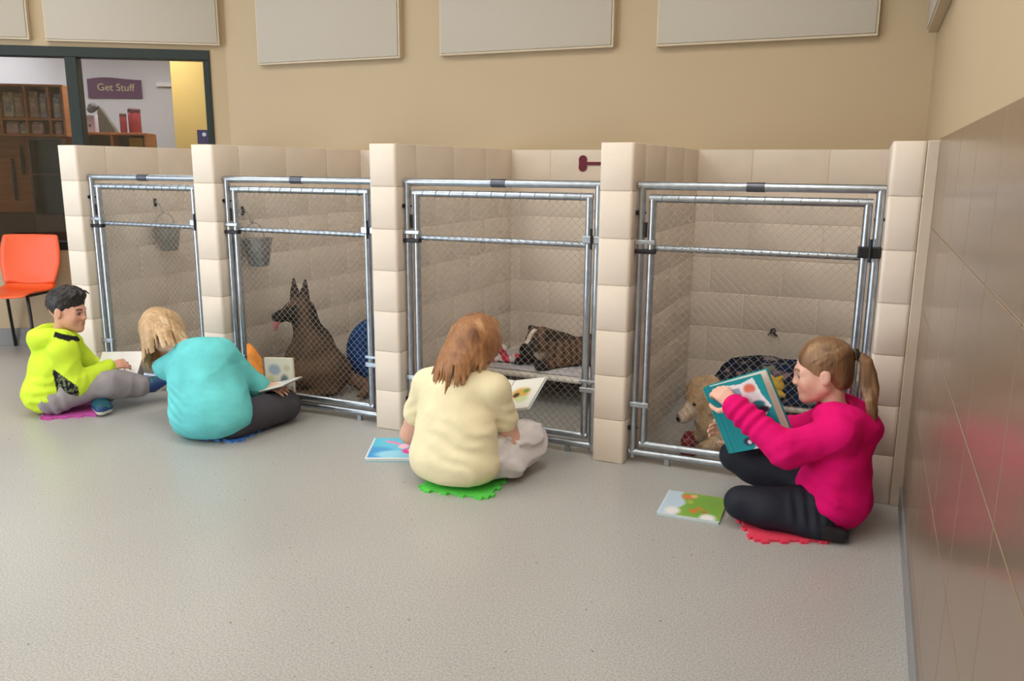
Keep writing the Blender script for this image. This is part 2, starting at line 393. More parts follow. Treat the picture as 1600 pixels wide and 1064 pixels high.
    # pail and hook come later
# ------------------------------------------------------------------ pails on hooks
def pail(loc, label):
    t = tag(empty('feed_pail', loc), label, 'bucket', 'steel pails hung in the kennels')
    MB().lathe([(.0, 0), (.052, 0), (.056, .004), (.078, .145), (.083, .148), (.083, .153), (.075, .153), (.073, .145), (.052, .008), (0, .008)], 28).build('pail_body', M['steel'], t, True)
    pts = [(-.02+.0*k, .080*math.cos(PI*k/10), .150+.085*math.sin(PI*k/10)) for k in range(11)]
    MB().tube(pts, .003, 6).build('handle', M['steel'], t, True)
    for s in (-1, 1): MB().tube([(-.02, s*.074, .135), (-.02, s*.086, .150)], .006, 8).build('handle_lug', M['steel'], t, True)
    return t
p_ = pail((-4.325, .545, .775), 'steel pail hanging on the block wall of the kennel behind the boy')
pail((-3.318, .205, .765), 'steel pail hanging on the block wall of the German shepherd kennel')
def hook(loc, label):
    t = tag(empty('wall_hook', loc), label, 'hook', 'wall hooks for pails')
    MB().tube([(-.010, 0, .03), (.012, 0, .03), (.03, 0, .022), (.045, 0, .0), (.05, 0, -.03), (.055, 0, -.035), (.064, 0, -.03), (.066, 0, -.015)], .0035, 8).build('hook_wire', M['steel'], t, True)
    MB().box((-.004, -.012, .005), (.002, .012, .055), bev=.003).build('hook_plate', M['dark_metal'], t)
hook((-4.413, .545, 1.045), 'small steel hook above the pail in the kennel behind the boy')
hook((-3.408, .205, 1.035), 'small steel hook above the pail in the German shepherd kennel')
# bone sign on the rear wall of the third kennel
def bone_poly():
    P = []
    def arc(cx, cy, r, a0, a1, n=10):
        for k in range(n+1):
            a = math.radians(a0+(a1-a0)*k/n); P.append((cx+r*math.cos(a), cy+r*math.sin(a)))
    arc(-.085, .022, .026, -30, 200, 12); arc(-.085, -.022, .026, 160, 390, 12)
    arc(.085, -.022, .026, 150, 380, 12); arc(.085, .022, .026, -20, 210, 12)
    return P
M['maroon'] = mat('maroon_sign', lin(112, 28, 52), .4, var=.05, vscale=30)
b_ = MB().prism(bone_poly(), 0, .008).build('bone_sign', M['maroon'], None, False, (-1.745, YD, 1.338), (PI/2, 0, 0))
tag(b_, 'maroon bone-shaped sign on the block wall beside the tall pillar', 'sign')
# drinking nozzle on the rear wall of the last kennel
q = at_y(1208, 517, YD-.01)
t = tag(empty('drinking_nozzle', (float(q[0]), YD, float(q[2]))), 'small dark metal water nozzle on the rear wall of the kennel by the tiles', 'nozzle')
MB().tube([(0, 0, 0), (0, -.012, 0)], .016, 12).build('nozzle_flange', M['dark_metal'], t, True)
MB().tube([(0, -.01, 0), (-.004, -.03, -.004), (-.02, -.055, -.018)], [.008, .008, .006], 10).build('nozzle_spout', M['dark_metal'], t, True)
MB().tube([(0, -.012, .0), (.012, -.014, -.02), (.026, -.006, -.03)], .005, 8).build('nozzle_lever', M['dark_metal'], t, True)
# ------------------------------------------------------------------ soft-body modelling: distance fields meshed with surface nets
def V3(*a): return np.array(a, float)
def nrm(v): v = np.asarray(v, float); return v/(np.linalg.norm(v)+1e-12)
class Field:
    def __init__(s, lo, hi, h):
        s.h = h; s.lo = np.array(lo, float); s.n = np.ceil((np.array(hi)-s.lo)/h).astype(int)+1
        s.D = np.full(tuple(s.n), .2, np.float32)
    def win(s, lo, hi):
        a = np.clip(np.floor((lo-s.lo)/s.h).astype(int), 0, s.n); b = np.clip(np.ceil((hi-s.lo)/s.h).astype(int)+1, 0, s.n)
        if np.any(b <= a): return None, None
        sl = tuple(slice(i, j) for i, j in zip(a, b))
        ax = [(s.lo[k]+np.arange(a[k], b[k])*s.h).astype(np.float32) for k in range(3)]
        return sl, (ax[0][:, None, None], ax[1][None, :, None], ax[2][None, None, :])
    def merge(s, sl, d, k, op):
        A = s.D[sl]
        if op == 'sub':
            d = -d
            if k: hh = np.maximum(k-np.abs(A-d), 0)/k; s.D[sl] = np.maximum(A, d)+hh*hh*k*.25
            else: s.D[sl] = np.maximum(A, d)
        else:
            if k: hh = np.maximum(k-np.abs(A-d), 0)/k; s.D[sl] = np.minimum(A, d)-hh*hh*k*.25
            else: s.D[sl] = np.minimum(A, d)
    def cap(s, a, b, r1, r2=None, k=.02, op='add'):
        a = np.array(a, float); b = np.array(b, float); r2 = r1 if r2 is None else r2
        m = max(r1, r2)+max(k, .0)*1.0+3*s.h
        sl, P = s.win(np.minimum(a, b)-m, np.maximum(a, b)+m)
        if sl is None: return s
        ba = b-a; L2 = ba@ba+1e-12
        px, py, pz = P[0]-a[0], P[1]-a[1], P[2]-a[2]
        t = np.clip((px*ba[0]+py*ba[1]+pz*ba[2])/L2, 0, 1)
        d = np.sqrt((px-t*ba[0])**2+(py-t*ba[1])**2+(pz-t*ba[2])**2)-(r1+(r2-r1)*t)
        s.merge(sl, d, k, op); return s
    def chain(s, pts, rs, k=.02, op='add'):
        for i in range(len(pts)-1): s.cap(pts[i], pts[i+1], rs[i], rs[i+1], k, op)
        return s
    def ell(s, c, r, R=None, k=.02, op='add'):
        c = np.array(c, float); r = np.array(r, float); R = np.eye(3) if R is None else np.array(R, float)   # rows of R: local axes
        ext = np.sqrt(((R*r[:, None])**2).sum(0))+k+3*s.h
        sl, P = s.win(c-ext, c+ext)
        if sl is None: return s
        p = [P[0]-c[0], P[1]-c[1], P[2]-c[2]]
        q = [(p[0]*R[i, 0]+p[1]*R[i, 1]+p[2]*R[i, 2]) for i in range(3)]
        k0 = np.sqrt(sum((q[i]/r[i])**2 for i in range(3))); k1 = np.sqrt(sum((q[i]/r[i]**2)**2 for i in range(3)))+1e-9
        d = k0*(k0-1)/k1
        d = np.maximum(d, (k0-1)*r.min())*.5+d*.5
        s.merge(sl, d, k, op); return s
    def cut(s, p, n, k=.0):
        """remove everything on the side n points to"""
        p = np.array(p, float); n = nrm(n)
        sl, P = s.win(s.lo-1, s.lo+s.n*s.h+1)
        d = -((P[0]-p[0])*n[0]+(P[1]-p[1])*n[1]+(P[2]-p[2])*n[2])
        s.merge(sl, d, k, 'sub'); return s
    def disp(s, fn):
        sl, P = s.win(s.lo-1, s.lo+s.n*s.h+1)
        idx = np.nonzero(np.abs(s.D) < 4*s.h)
        pts = np.stack([s.lo[k]+idx[k]*s.h for k in range(3)], 1)
        s.D[idx] += fn(pts).astype(np.float32); return s
    def mesh(s, name, smooth=1):
        D = s.D; n = s.n; ins = D < 0
        c = ins[:-1, :-1, :-1].astype(np.int8)
        cnt = np.zeros(tuple(n-1), np.int8)
        for dx in (0, 1):
            for dy in (0, 1):
                for dz in (0, 1): cnt += ins[dx:n[0]-1+dx, dy:n[1]-1+dy, dz:n[2]-1+dz]
        act = (cnt > 0) & (cnt < 8); I = np.argwhere(act)
        idm = np.full(tuple(n-1), -1, np.int32); idm[act] = np.arange(len(I))
        acc = np.zeros((len(I), 3)); num = np.zeros(len(I))
        cor = [(x, y, z) for x in (0, 1) for y in (0, 1) for z in (0, 1)]
        vals = {o: D[I[:, 0]+o[0], I[:, 1]+o[1], I[:, 2]+o[2]] for o in cor}
        for o in cor:
            for ax in range(3):
                if o[ax]: continue
                o2 = list(o); o2[ax] = 1; o2 = tuple(o2)
                a, b = vals[o], vals[o2]; cr = (a < 0) != (b < 0)
                t = np.where(cr, a/(a-b+1e-20), 0)
                P = np.array(o, float)[None, :].repeat(len(I), 0); P[:, ax] += t
                acc += P*cr[:, None]; num += cr
        v = (I+acc/num[:, None])*s.h+s.lo
        quads = []
        for ax in range(3):
            u, w = [(1, 2), (2, 0), (0, 1)][ax]
            sl0 = [slice(None)]*3; sl1 = [slice(None)]*3; sl0[ax] = slice(0, -1); sl1[ax] = slice(1, None)
            A, B = ins[tuple(sl0)], ins[tuple(sl1)]
            E = np.argwhere(A != B)
            ok = (E[:, u] > 0) & (E[:, w] > 0) & (E[:, u] < n[u]-1) & (E[:, w] < n[w]-1); E = E[ok]
            fl = A[E[:, 0], E[:, 1], E[:, 2]]
            def cell(du, dw):
                q = E.copy(); q[:, u] -= du; q[:, w] -= dw; return idm[q[:, 0], q[:, 1], q[:, 2]]
            Q = np.stack([cell(1, 1), cell(0, 1), cell(0, 0), cell(1, 0)], 1)
            Q[~fl] = Q[~fl][:, ::-1]; quads.append(Q)
        Q = np.concatenate(quads); Q = Q[(Q >= 0).all(1)]
        for _ in range(smooth):
            S = np.zeros_like(v); N_ = np.zeros(len(v))
            for a, b in ((0, 1), (1, 2), (2, 3), (3, 0)):
                for x, y in ((a, b), (b, a)):
                    for k in range(3): S[:, k] += np.bincount(Q[:, x], v[Q[:, y], k], len(v))
                    N_ += np.bincount(Q[:, x], minlength=len(v))
            v = v*.5+.5*S/np.maximum(N_, 1)[:, None]
        me = bpy.data.meshes.new(name)
        me.vertices.add(len(v)); me.vertices.foreach_set('co', v.astype(np.float32).ravel())
        me.loops.add(len(Q)*4); me.loops.foreach_set('vertex_index', Q.astype(np.int32).ravel())
        me.polygons.add(len(Q)); me.polygons.foreach_set('loop_start', np.arange(0, len(Q)*4, 4, dtype=np.int32))
        me.polygons.foreach_set('use_smooth', np.ones(len(Q), bool))
        me.update(calc_edges=True); me.validate()
        s.v = v
        return me
def paint(me, cols):
    a = me.color_attributes.new('Col', 'FLOAT_COLOR', 'POINT')
    c = np.ones((len(me.vertices), 4), np.float32); c[:, :3] = cols; a.data.foreach_set('color', c.ravel())
def vcoords(me):
    c = np.empty(len(me.vertices)*3, np.float32); me.vertices.foreach_get('co', c); return c.reshape(-1, 3).astype(float)
_rs = np.random.RandomState(5)
_W = [(_rs.normal(size=3), _rs.uniform(0, 6.28), _rs.normal(size=3), _rs.uniform(0, 6.28)) for _ in range(10)]
def wav(p, f, seed=0, n=5):
    """smooth pseudo-noise in about -1..1"""
    o = 0
    for i in range(n):
        a, ph, b, ph2 = _W[(i+seed) % 10]
        o = o+np.sin(p@(a*f)+ph+seed+1.3*np.sin(p@(b*f*.6)+ph2))
    return o/n
def sm(a, b, x): t = np.clip((x-a)/(b-a), 0, 1); return t*t*(3-2*t)
def mixc(c, col, w): return c*(1-w[:, None])+np.array(col[:3])*w[:, None]
def frame(fwd, up):
    f = nrm(fwd); r = nrm(np.cross(f, up)); u = np.cross(r, f); return r, f, u
class Head:
    def __init__(s, c, fwd, up, sc=1., young=1.): s.y = young; s.c = np.array(c, float); s.r, s.f, s.u = frame(fwd, up); s.s = sc
    def p(s, x, y, z): return s.c+(s.r*x+s.f*y+s.u*z)*s.s
    def loc(s, P): d = (P-s.c)/s.s; return d@s.r, d@s.f, d@s.u
    def R(s): return np.stack([s.r, s.f, s.u])
    def build(s, F, neck):
        S = s.s; R = s.R()
        E = lambda c, r, k=.02, op='add', R_=R: F.ell(s.p(*c), np.array(r)*S, R_, k*S, op)
        C = lambda a, b, r1, r2=None, k=.012, op='add': F.cap(s.p(*a), s.p(*b), r1*S, (r1 if r2 is None else r2)*S, k*S, op)
        y_ = s.y
        C((0, -.02, -.045), (0, -.028, -.085), .048*y_, .043*y_, .015)
        F.cap(s.p(0, -.022, -.06), neck, .044*S*y_, .050*S*y_, .02*S)
        E((0, -.012, .03), (.074, .095, .088))
        E((0, .036, -.03), (.059, .056, .080), .03)
        for q in (-1, 1):
            C((q*.046, .0, -.05), (q*.012, .070, -.093), .020, .016, .03)
            E((q*.036, .057, -.032), (.027, .027, .032), .02)
            C((q*.012, .086, .014), (q*.045, .068, .012), .011, .010, .015)
        E((0, .074, -.093), (.020, .017, .016), .015)
        C((0, .089, .006), (0, .098+.006*(y_ > .9), -.026), .0075, .0095, .010); E((0, .100+.006*(y_ > .9), -.031), (.0105, .010, .009), .008)
        for q in (-1, 1): E((q*.011, .097, -.034), (.008, .010, .007), .006)
        C((-.015, .0885, -.0555), (.015, .0885, -.0555), .0078, None, .006); C((-.012, .0865, -.068), (.012, .0865, -.068), .0088, None, .006)
        C((-.018, .1000, -.0615), (.018, .1000, -.0615), .0035, None, .004, 'sub')
        for q in (-1, 1):
            E((q*.031, .094, -.004), (.017, .012, .010), .012, 'sub')
            E((q*.031, .0735, -.003), (.0145, .0135, .0125), .003)
        for q in (-1, 1):
            Re = np.stack([s.r, nrm(s.f*.95+s.u*.2), nrm(s.u*.95-s.f*.25)])
            F.ell(s.p(q*.076, -.010, -.010), np.array((.009, .019, .032))*S, Re, .006*S)
            F.ell(s.p(q*.086, -.002, -.006), np.array((.006, .010, .018))*S, Re, .004*S, 'sub')
    def colour(s, P, c, skin, lip, eye, brow):
        x, y, z = s.loc(P); ax = np.abs(x)
        face = (y > .03) & (ax < .09) & (np.abs(z) < .13)
        w = sm(.012, .005, np.abs(z+.062)) * sm(.022, .014, ax) * (y > .072)*face
        c = mixc(c, lip, w*.6)
        w = sm(.03, .01, np.sqrt((ax-.042)**2+(z+.035)**2))*face; c = mixc(c, np.array(skin[:3])*np.array((1.03, .80, .76)), w*.45)
        de = np.sqrt(((ax-.031)/1.35)**2+(z+.003)**2)
        c = mixc(c, np.array(skin[:3])*.32, sm(.0130, .0100, de)*face*(y > .06))
        c = mixc(c, (.62, .58, .55), sm(.0080, .0062, de)*face*(y > .06))
        di = np.sqrt((ax-.031)**2+(z+.004)**2); c = mixc(c, eye, sm(.0072, .0058, di)*face*(y > .06))
        w = sm(.0065, .0035, np.abs(z-.021+.004*((ax-.03)/.02)**2))*sm(.012, .016, ax)*sm(.052, .046, ax)*face; c = mixc(c, brow, w*.9)
        return c
def hand(F, w, d, n, sc=1., side=1, curl=.5, spread=.16, thumb=.6, k=.006):
    """w wrist, d finger direction, n back-of-hand normal, side=+1 puts the thumb towards d x n"""
    d = nrm(d); n = nrm(n-d*(n@d)); t = np.cross(d, n)*side
    P = lambda a, b, c: w+(d*a+t*b+n*c)*sc
    for b in (-.027, -.009, .009, .027): F.cap(P(.012, b*.7, 0), P(.078, b, .002), .013*sc, .0105*sc, .012*sc)
    L = [(.027, .040, .023, .017), (.009, .045, .028, .019), (-.009, .041, .026, .018), (-.027, .032, .019, .015)]
    for b, l1, l2, l3 in L:
        ang = 0; dd = nrm(d+t*b/.027*spread); p = P(.080, b, .002)
        for j, l in enumerate((l1, l2, l3)):
            ang += curl*(.75 if j == 0 else 1.0)
            q = p+(dd*math.cos(ang)-n*math.sin(ang))*l*sc
            F.cap(p, q, (.0092-.0009*j)*sc, (.0086-.0012*j)*sc, k*sc); p = q
    a = P(.020, .026, -.006); b_ = a+(t*.8+d*.55-n*.35*thumb)*.040*sc; c_ = b_+(d*.85+t*.15-n*.5*thumb)*.032*sc; e_ = c_+(d*.9-t*.15-n*.5*thumb)*.022*sc
    F.cap(a, b_, .014*sc, .0105*sc, .012*sc); F.cap(b_, c_, .0105*sc, .0092*sc, .004*sc); F.cap(c_, e_, .0092*sc, .0075*sc, .004*sc)
def torso(F, pel, chest, nk, shL, shR, sc, off=0, fat=1., belly=0, k=.05, shr=.055):
    """elliptical trunk from pelvis to shoulders"""
    up = nrm(np.array(nk)-pel); lat = nrm(np.array(shR)-shL); lat = nrm(lat-up*(lat@up)); fw = np.cross(up, lat)
    R = np.stack([lat, fw, up]); pel = np.array(pel, float); chest = np.array(chest, float)
    F.ell(pel, np.array((.172*fat, .125*fat, .125))*sc+off, R, k)
    mid = pel*.5+chest*.5+fw*belly*sc
    F.ell(mid, np.array((.152*fat, .112*fat+belly*.5, .15))*sc+off, R, k)
    up2 = nrm(np.array(nk)-chest); lat2 = nrm(lat-up2*(lat@up2)); R2 = np.stack([lat2, np.cross(up2, lat2), up2])
    F.ell(chest, np.array((.158*fat**.5, .112*fat**.5, .16))*sc+off, R2, k)
    F.cap(shL, shR, shr*sc+off, None, k); F.cap(chest+(np.array(nk)-chest)*.6, nk, .085*sc+off, .052*sc+off, .04)
    for s_, q in ((shL, -1), (shR, 1)): F.cap(np.array(nk)*.8+np.array(s_)*.2-up2*.02*sc, s_, .05*sc+off, .05*sc+off, .04)
    return R
def arm(F, sh, el, wr, sc, off=0, k=.02, r=(.050, .040, .028)):
    F.cap(sh, el, r[0]*sc+off, r[1]*sc+off, k); F.cap(el, wr, r[1]*sc+off, r[2]*sc+off, k)
def leg(F, hip, kn, an, sc, off=0, k=.03, r=(.085, .058, .040)):
    F.cap(hip, kn, r[0]*sc+off, r[1]*sc+off, k)
    m = np.array(kn)*.68+np.array(an)*.32
    F.cap(kn, m, r[1]*sc*.96+off, r[1]*sc*.98+off, k); F.cap(m, an, r[1]*sc*.98+off, r[2]*sc+off, k)
def foot(F, an, toe, sc, r=.032, up=(0, 0, 1), off=0, k=.015):
    an = np.array(an, float); toe = np.array(toe, float); d = nrm(toe-an); u = np.array(up, float); l = nrm(np.cross(d, u))
    heel = an-d*.045*sc
    F.cap(heel, an+d*.03*sc, r*1.05*sc+off, r*1.1*sc+off, k)
    F.cap(an+d*.02*sc+l*.010*sc, toe+l*.016*sc, r*1.05*sc+off, r*.75*sc+off, k); F.cap(an+d*.02*sc-l*.010*sc, toe-l*.018*sc-d*.02*sc, r*1.05*sc+off, r*.7*sc+off, k)
def bez(p, n):
    """smooth curve through control points (Catmull-Rom)"""
    p = [np.array(q, float) for q in p]; p = [2*p[0]-p[1]]+p+[2*p[-1]-p[-2]]; o = []
    m = len(p)-3
    for i in range(n+1):
        t = min(i/n*m, m-1e-6); j = int(t); t -= j; a, b, c, d = p[j:j+4]
        o.append(.5*((2*b)+(-a+c)*t+(2*a-5*b+4*c-d)*t*t+(-a+3*b-3*c+d)*t**3))
    return o
SKIN = lin(226, 178, 158); LIP = lin(190, 100, 96); EYE = lin(50, 34, 26)
M['skin'] = mat('skin', SKIN, .5, attr=True, var=.03, vscale=60, sub=.12, spec=.35)
def skin_mesh(F, heads, extra=None, skin=SKIN, brow=lin(70, 48, 34)):
    me = F.mesh('body', 1); P = vcoords(me); c = np.tile(np.array(skin[:3]), (len(P), 1))
    for h in heads: c = h.colour(P, c, skin, LIP, EYE, brow)
    if extra: c = extra(P, c)
    paint(me, c); return me
# ------------------------------------------------------------------ people
def cloth(name, rgb, rough=.85, var=.05, vs=14, bump=.25, bs=260, attr=False):
    return mat(name, lin(*rgb), rough, var=var, vscale=vs, bump=bump, bscale=bs, spec=.2, attr=attr)
M['shirt_yellow'] = cloth('pale_yellow_jersey', (240, 229, 192))
M['trousers_white'] = cloth('white_cotton', (222, 217, 218))
M['shirt_teal'] = cloth('turquoise_knit', (108, 205, 208), var=.12, vs=9)
M['trousers_grey'] = cloth('charcoal_jersey', (72, 69, 76))
M['hoodie_neon'] = cloth('neon_yellow_fleece', (205, 238, 52), attr=True, var=.04)
M['trousers_sweat'] = cloth('grey_sweat_cloth', (158, 152, 158), var=.08)
M['hoodie_pink'] = cloth('magenta_fleece', (226, 10, 112), var=.05)
M['leggings'] = cloth('navy_leggings', (36, 39, 50), rough=.6)
M['shoe'] = mat('sneaker', lin(28, 62, 112), .6, attr=True, bump=.1, bscale=200)
M['sock'] = cloth('green_sock', (70, 150, 50))
M['band'] = mat('hair_tie', lin(20, 18, 20), .6)
def hairmat(name, rgb, st=(90, 90, 9)): return mat(name, lin(*rgb), .42, attr=True, var=.22, vscale=1.0, stretch=st, spec=.45, bump=.5, bscale=1.6, detail=5)
M['hair_auburn'] = hairmat('auburn_hair', (166, 118, 80)); M['hair_blonde'] = hairmat('blonde_hair', (200, 168, 128)); M['hair_black'] = hairmat('black_hair', (34, 28, 28), (60, 60, 60)); M['hair_brown'] = hairmat('brown_hair', (132, 98, 68))
def hair_cap(F, h, r=(.083, .105, .097), c=(0, -.017, .034), face=((0, .098, -.035), (.066, .060, .088)), k=.012):
    F.ell(h.p(*c), np.array(r)*h.s, h.R(), .01)
    if face: F.ell(h.p(*face[0]), np.array(face[1])*h.s, h.R(), k, 'sub')
def locks(F, paths, r0, r1, k=.004, n=9):
    for P in paths:
        q = bez(P, n); rs = [r0*(1-(i/n)**1.6)+r1*(i/n)**1.6 for i in range(n+1)]
        F.chain(q, rs, k)
def hair_paint(me, rgb, hi, lo, f=70, seed=0):
    P = vcoords(me); c = np.tile(np.array(lin(*rgb)[:3]), (len(P), 1))
    w = wav(P*np.array((1, 1, .25)), f, seed); c = mixc(c, lin(*hi), sm(.1, .7, w)*.7); c = mixc(c, lin(*lo), sm(.1, .7, -w)*.7)
    paint(me, c)
def wrinkle(amp, f, seed=0, stretch=(1, 1, 1), zone=None):
    st = np.array(stretch)
    def fn(p):
        d = amp*wav(p*st, f, seed, 4)
        if zone is not None: d = d*zone(p)
        return d
    return fn
def fold(amp, origin, direction, wl, zone=None, bend=.6, seed=0):
    """crease lines across a limb: sine along a direction, gently warped"""
    o = np.array(origin); dv = nrm(direction)
    def fn(p):
        s_ = (p-o)@dv; d = amp*np.sin(s_*2*PI/wl+bend*3*wav(p, 14, seed, 3))
        if zone is not None: d = d*zone(p)
        return d
    return fn
def crease(amp, f, seed=0, stretch=(1, 1, 1), zone=None):
    st = np.array(stretch)
    def fn(p):
        w = wav(p*st, f, seed, 4); w2 = wav(p*st, f*1.9, seed+3, 4)
        d = -amp*((1-np.abs(w)*1.6).clip(0, 1)**3-.35)-amp*.4*((1-np.abs(w2)*1.6).clip(0, 1)**3-.35)
        if zone is not None: d = d*zone(p)
        return d
    return fn
def near(pt, r0, r1):
    pt = np.array(pt)
    return lambda p: sm(r1, r0, np.linalg.norm(p-pt, axis=1))
def bounds(pts, m):
    P = np.array(pts); return P.min(0)-m, P.max(0)+m
rng = random.Random(11)
A_ = lambda *a: np.array(a, float)

# ---- woman in the pale yellow T-shirt, back to us, facing the third kennel
def woman_yellow():
    root = tag(empty('person', (-1.76, -.45, 0)), 'person in pale yellow T-shirt and white trousers sitting cross-legged, back turned, reading', 'person')
    off = A_(*root.location)
    pel = A_(-1.762, -.45, .135); chest = A_(-1.768, -.405, .335); nk = A_(-1.752, -.385, .475)
    shL, shR = A_(-1.915, -.385, .395), A_(-1.605, -.375, .405)
    elL, wrL = A_(-2.035, -.335, .140), A_(-1.86, -.12, .20)
    elR, wrR = A_(-1.562, -.290, .160), A_(-1.68, -.08, .25)
    hL, hR = A_(-1.855, -.42, .115), A_(-1.665, -.42, .115)
    kL, kR = A_(-2.00, -.06, .15), A_(-1.540, -.175, .130); aL, aR = A_(-1.68, -.13, .055), A_(-1.74, -.02, .06)
    hd = Head((-1.722, -.315, .568), (.18, .80, -.58), (.12, .55, .85), 1.0)
    lo, hi = A_(-2.2, -.72, 0), A_(-1.2, .12, .75)
    F = Field(lo, hi, .006)
    torso(F, pel, chest, nk, shL, shR, 1., -.006); arm(F, shL, elL, wrL, 1.08); arm(F, shR, elR, wrR, 1.08)
    leg(F, hL, kL, aL, .95); leg(F, hR, kR, aR, .95)
    foot(F, aL, A_(-1.545, -.30, .035), 1., k=.02); foot(F, aR, A_(-1.90, .0, .04), 1.)
    hd.build(F, nk)
    hand(F, wrL, A_(.8, .5, .05), A_(-.3, .2, .9), 1., -1, .35); hand(F, wrR, A_(-.6, .75, .1), A_(.55, .3, .8), 1., 1, .35)
    link('body', skin_mesh(F, [hd]), M['skin'], root, -off)
    # T-shirt
    F = Field(A_(-2.15, -.75, .0), A_(-1.35, -.1, .62), .006)
    torso(F, pel+A_(0, -.004, .0), chest, nk, shL, shR, 1., .008, .98, .01, .05, .05)
    F.ell(pel+A_(.022, -.020, -.03), (.200, .138, .115), None, .05); F.ell(pel+A_(.022, .0, .09), (.175, .115, .13), None, .05)
    for s_, e_ in ((shL, elL), (shR, elR)): F.cap(s_, s_*.44+e_*.56, .058, .062, .025)
    F.cut((0, 0, .028), (0, 0, -1), .01)
    F.cut(nk+A_(0, .0, .022), (0, .35, 1))
    F.disp(wrinkle(.0030, 16, 1, (1, 1, .6))); F.disp(crease(.0040, 11, 3, (1, 1, 1.3))); F.disp(fold(.0030, pel, (.25, 0, 1), .06, near(pel+A_(.1, -.1, .09), .05, .2), .8, 2))
    F.disp(fold(.004, elR, (.5, 0, .9), .045, near(shR*.6+elR*.4, .03, .12), .5, 3)); F.disp(fold(.0035, elL, (-.5, 0, .9), .045, near(shL*.6+elL*.4, .03, .12), .5, 4))
    me = F.mesh('t_shirt', 2); link('t_shirt', me, M['shirt_yellow'], root, -off)
    # trousers
    F = Field(A_(-2.2, -.68, 0), A_(-1.25, .14, .34), .007)
    F.ell(pel+A_(0, .0, -.02), (.185, .135, .112), None, .05)
    leg(F, hL, kL, aL*.8+kL*.2, .98, .018, .04); leg(F, hR, kR, aR*.8+kR*.2, 1.0, .022, .04)
    F.cap(kR, A_(-1.548, -.31, .075), .076, .058, .04); F.cap(A_(-1.55, -.34, .085), hR, .070, .085, .04)
    F.cut((0, 0, .0105), (0, 0, -1))
    F.disp(fold(.008, kR, (.55, -.2, .5), .052, near(A_(-1.51, -.25, .12), .10, .22), .9, 5)); F.disp(wrinkle(.004, 22, 3)); F.disp(crease(.008, 16, 6))
    link('trousers', F.mesh('trousers', 1), M['trousers_white'], root, -off)
    # hair
    F = Field(A_(-1.95, -.62, .33), A_(-1.5, -.12, .75), .0048)
    hair_cap(F, hd, (.090, .110, .102)); paths = []
    for i in range(46):
        a = (-1+2*i/45)*1.95+rng.uniform(-.06, .06); s_, c_ = math.sin(a), -math.cos(a)
        ex = -1.765+.098*s_+rng.uniform(-.016, .016); ez = .405+.05*abs(s_)**2+rng.uniform(-.018, .03); ey = -.505+.10*(1-math.cos(a))+rng.uniform(-.01, .01)
        if s_ > .3: ez += .03
        if i % 9 == 4: ez -= .02
        paths.append([hd.p(s_*.03, .03+c_*.02, .128), hd.p(s_*.088, c_*.105-.004, .055), hd.p(s_*.096, c_*.108-.012, -.02), hd.p(s_*.092, c_*.095-.02, -.085)*.6+A_(ex, ey, ez+.06)*.4, A_(ex, ey, ez)])
    locks(F, paths, .0165, .0035, .005)
    for i in range(26):
        a = rng.uniform(-1.9, 1.9); s_, c_ = math.sin(a), -math.cos(a); u = rng.uniform(.9, 1)
        paths2 = [[hd.p(s_*.05, c_*.05, .130), hd.p(s_*.094, c_*.112, .05), hd.p(s_*.101, c_*.114-.012, -.03), hd.p(s_*.094, c_*.1-.02, -.09)]]
        locks(F, paths2, .007, .005, .003)
    F.disp(wrinkle(.0016, 130, 2, (1, 1, .12)))
    me = F.mesh('hair', 1); hair_paint(me, (160, 112, 74), (206, 160, 118), (104, 66, 44), 55); link('hair', me, M['hair_auburn'], root, -off)
    return root
r_ = woman_yellow(); r_.location.x += .018; r_.location.y -= .05

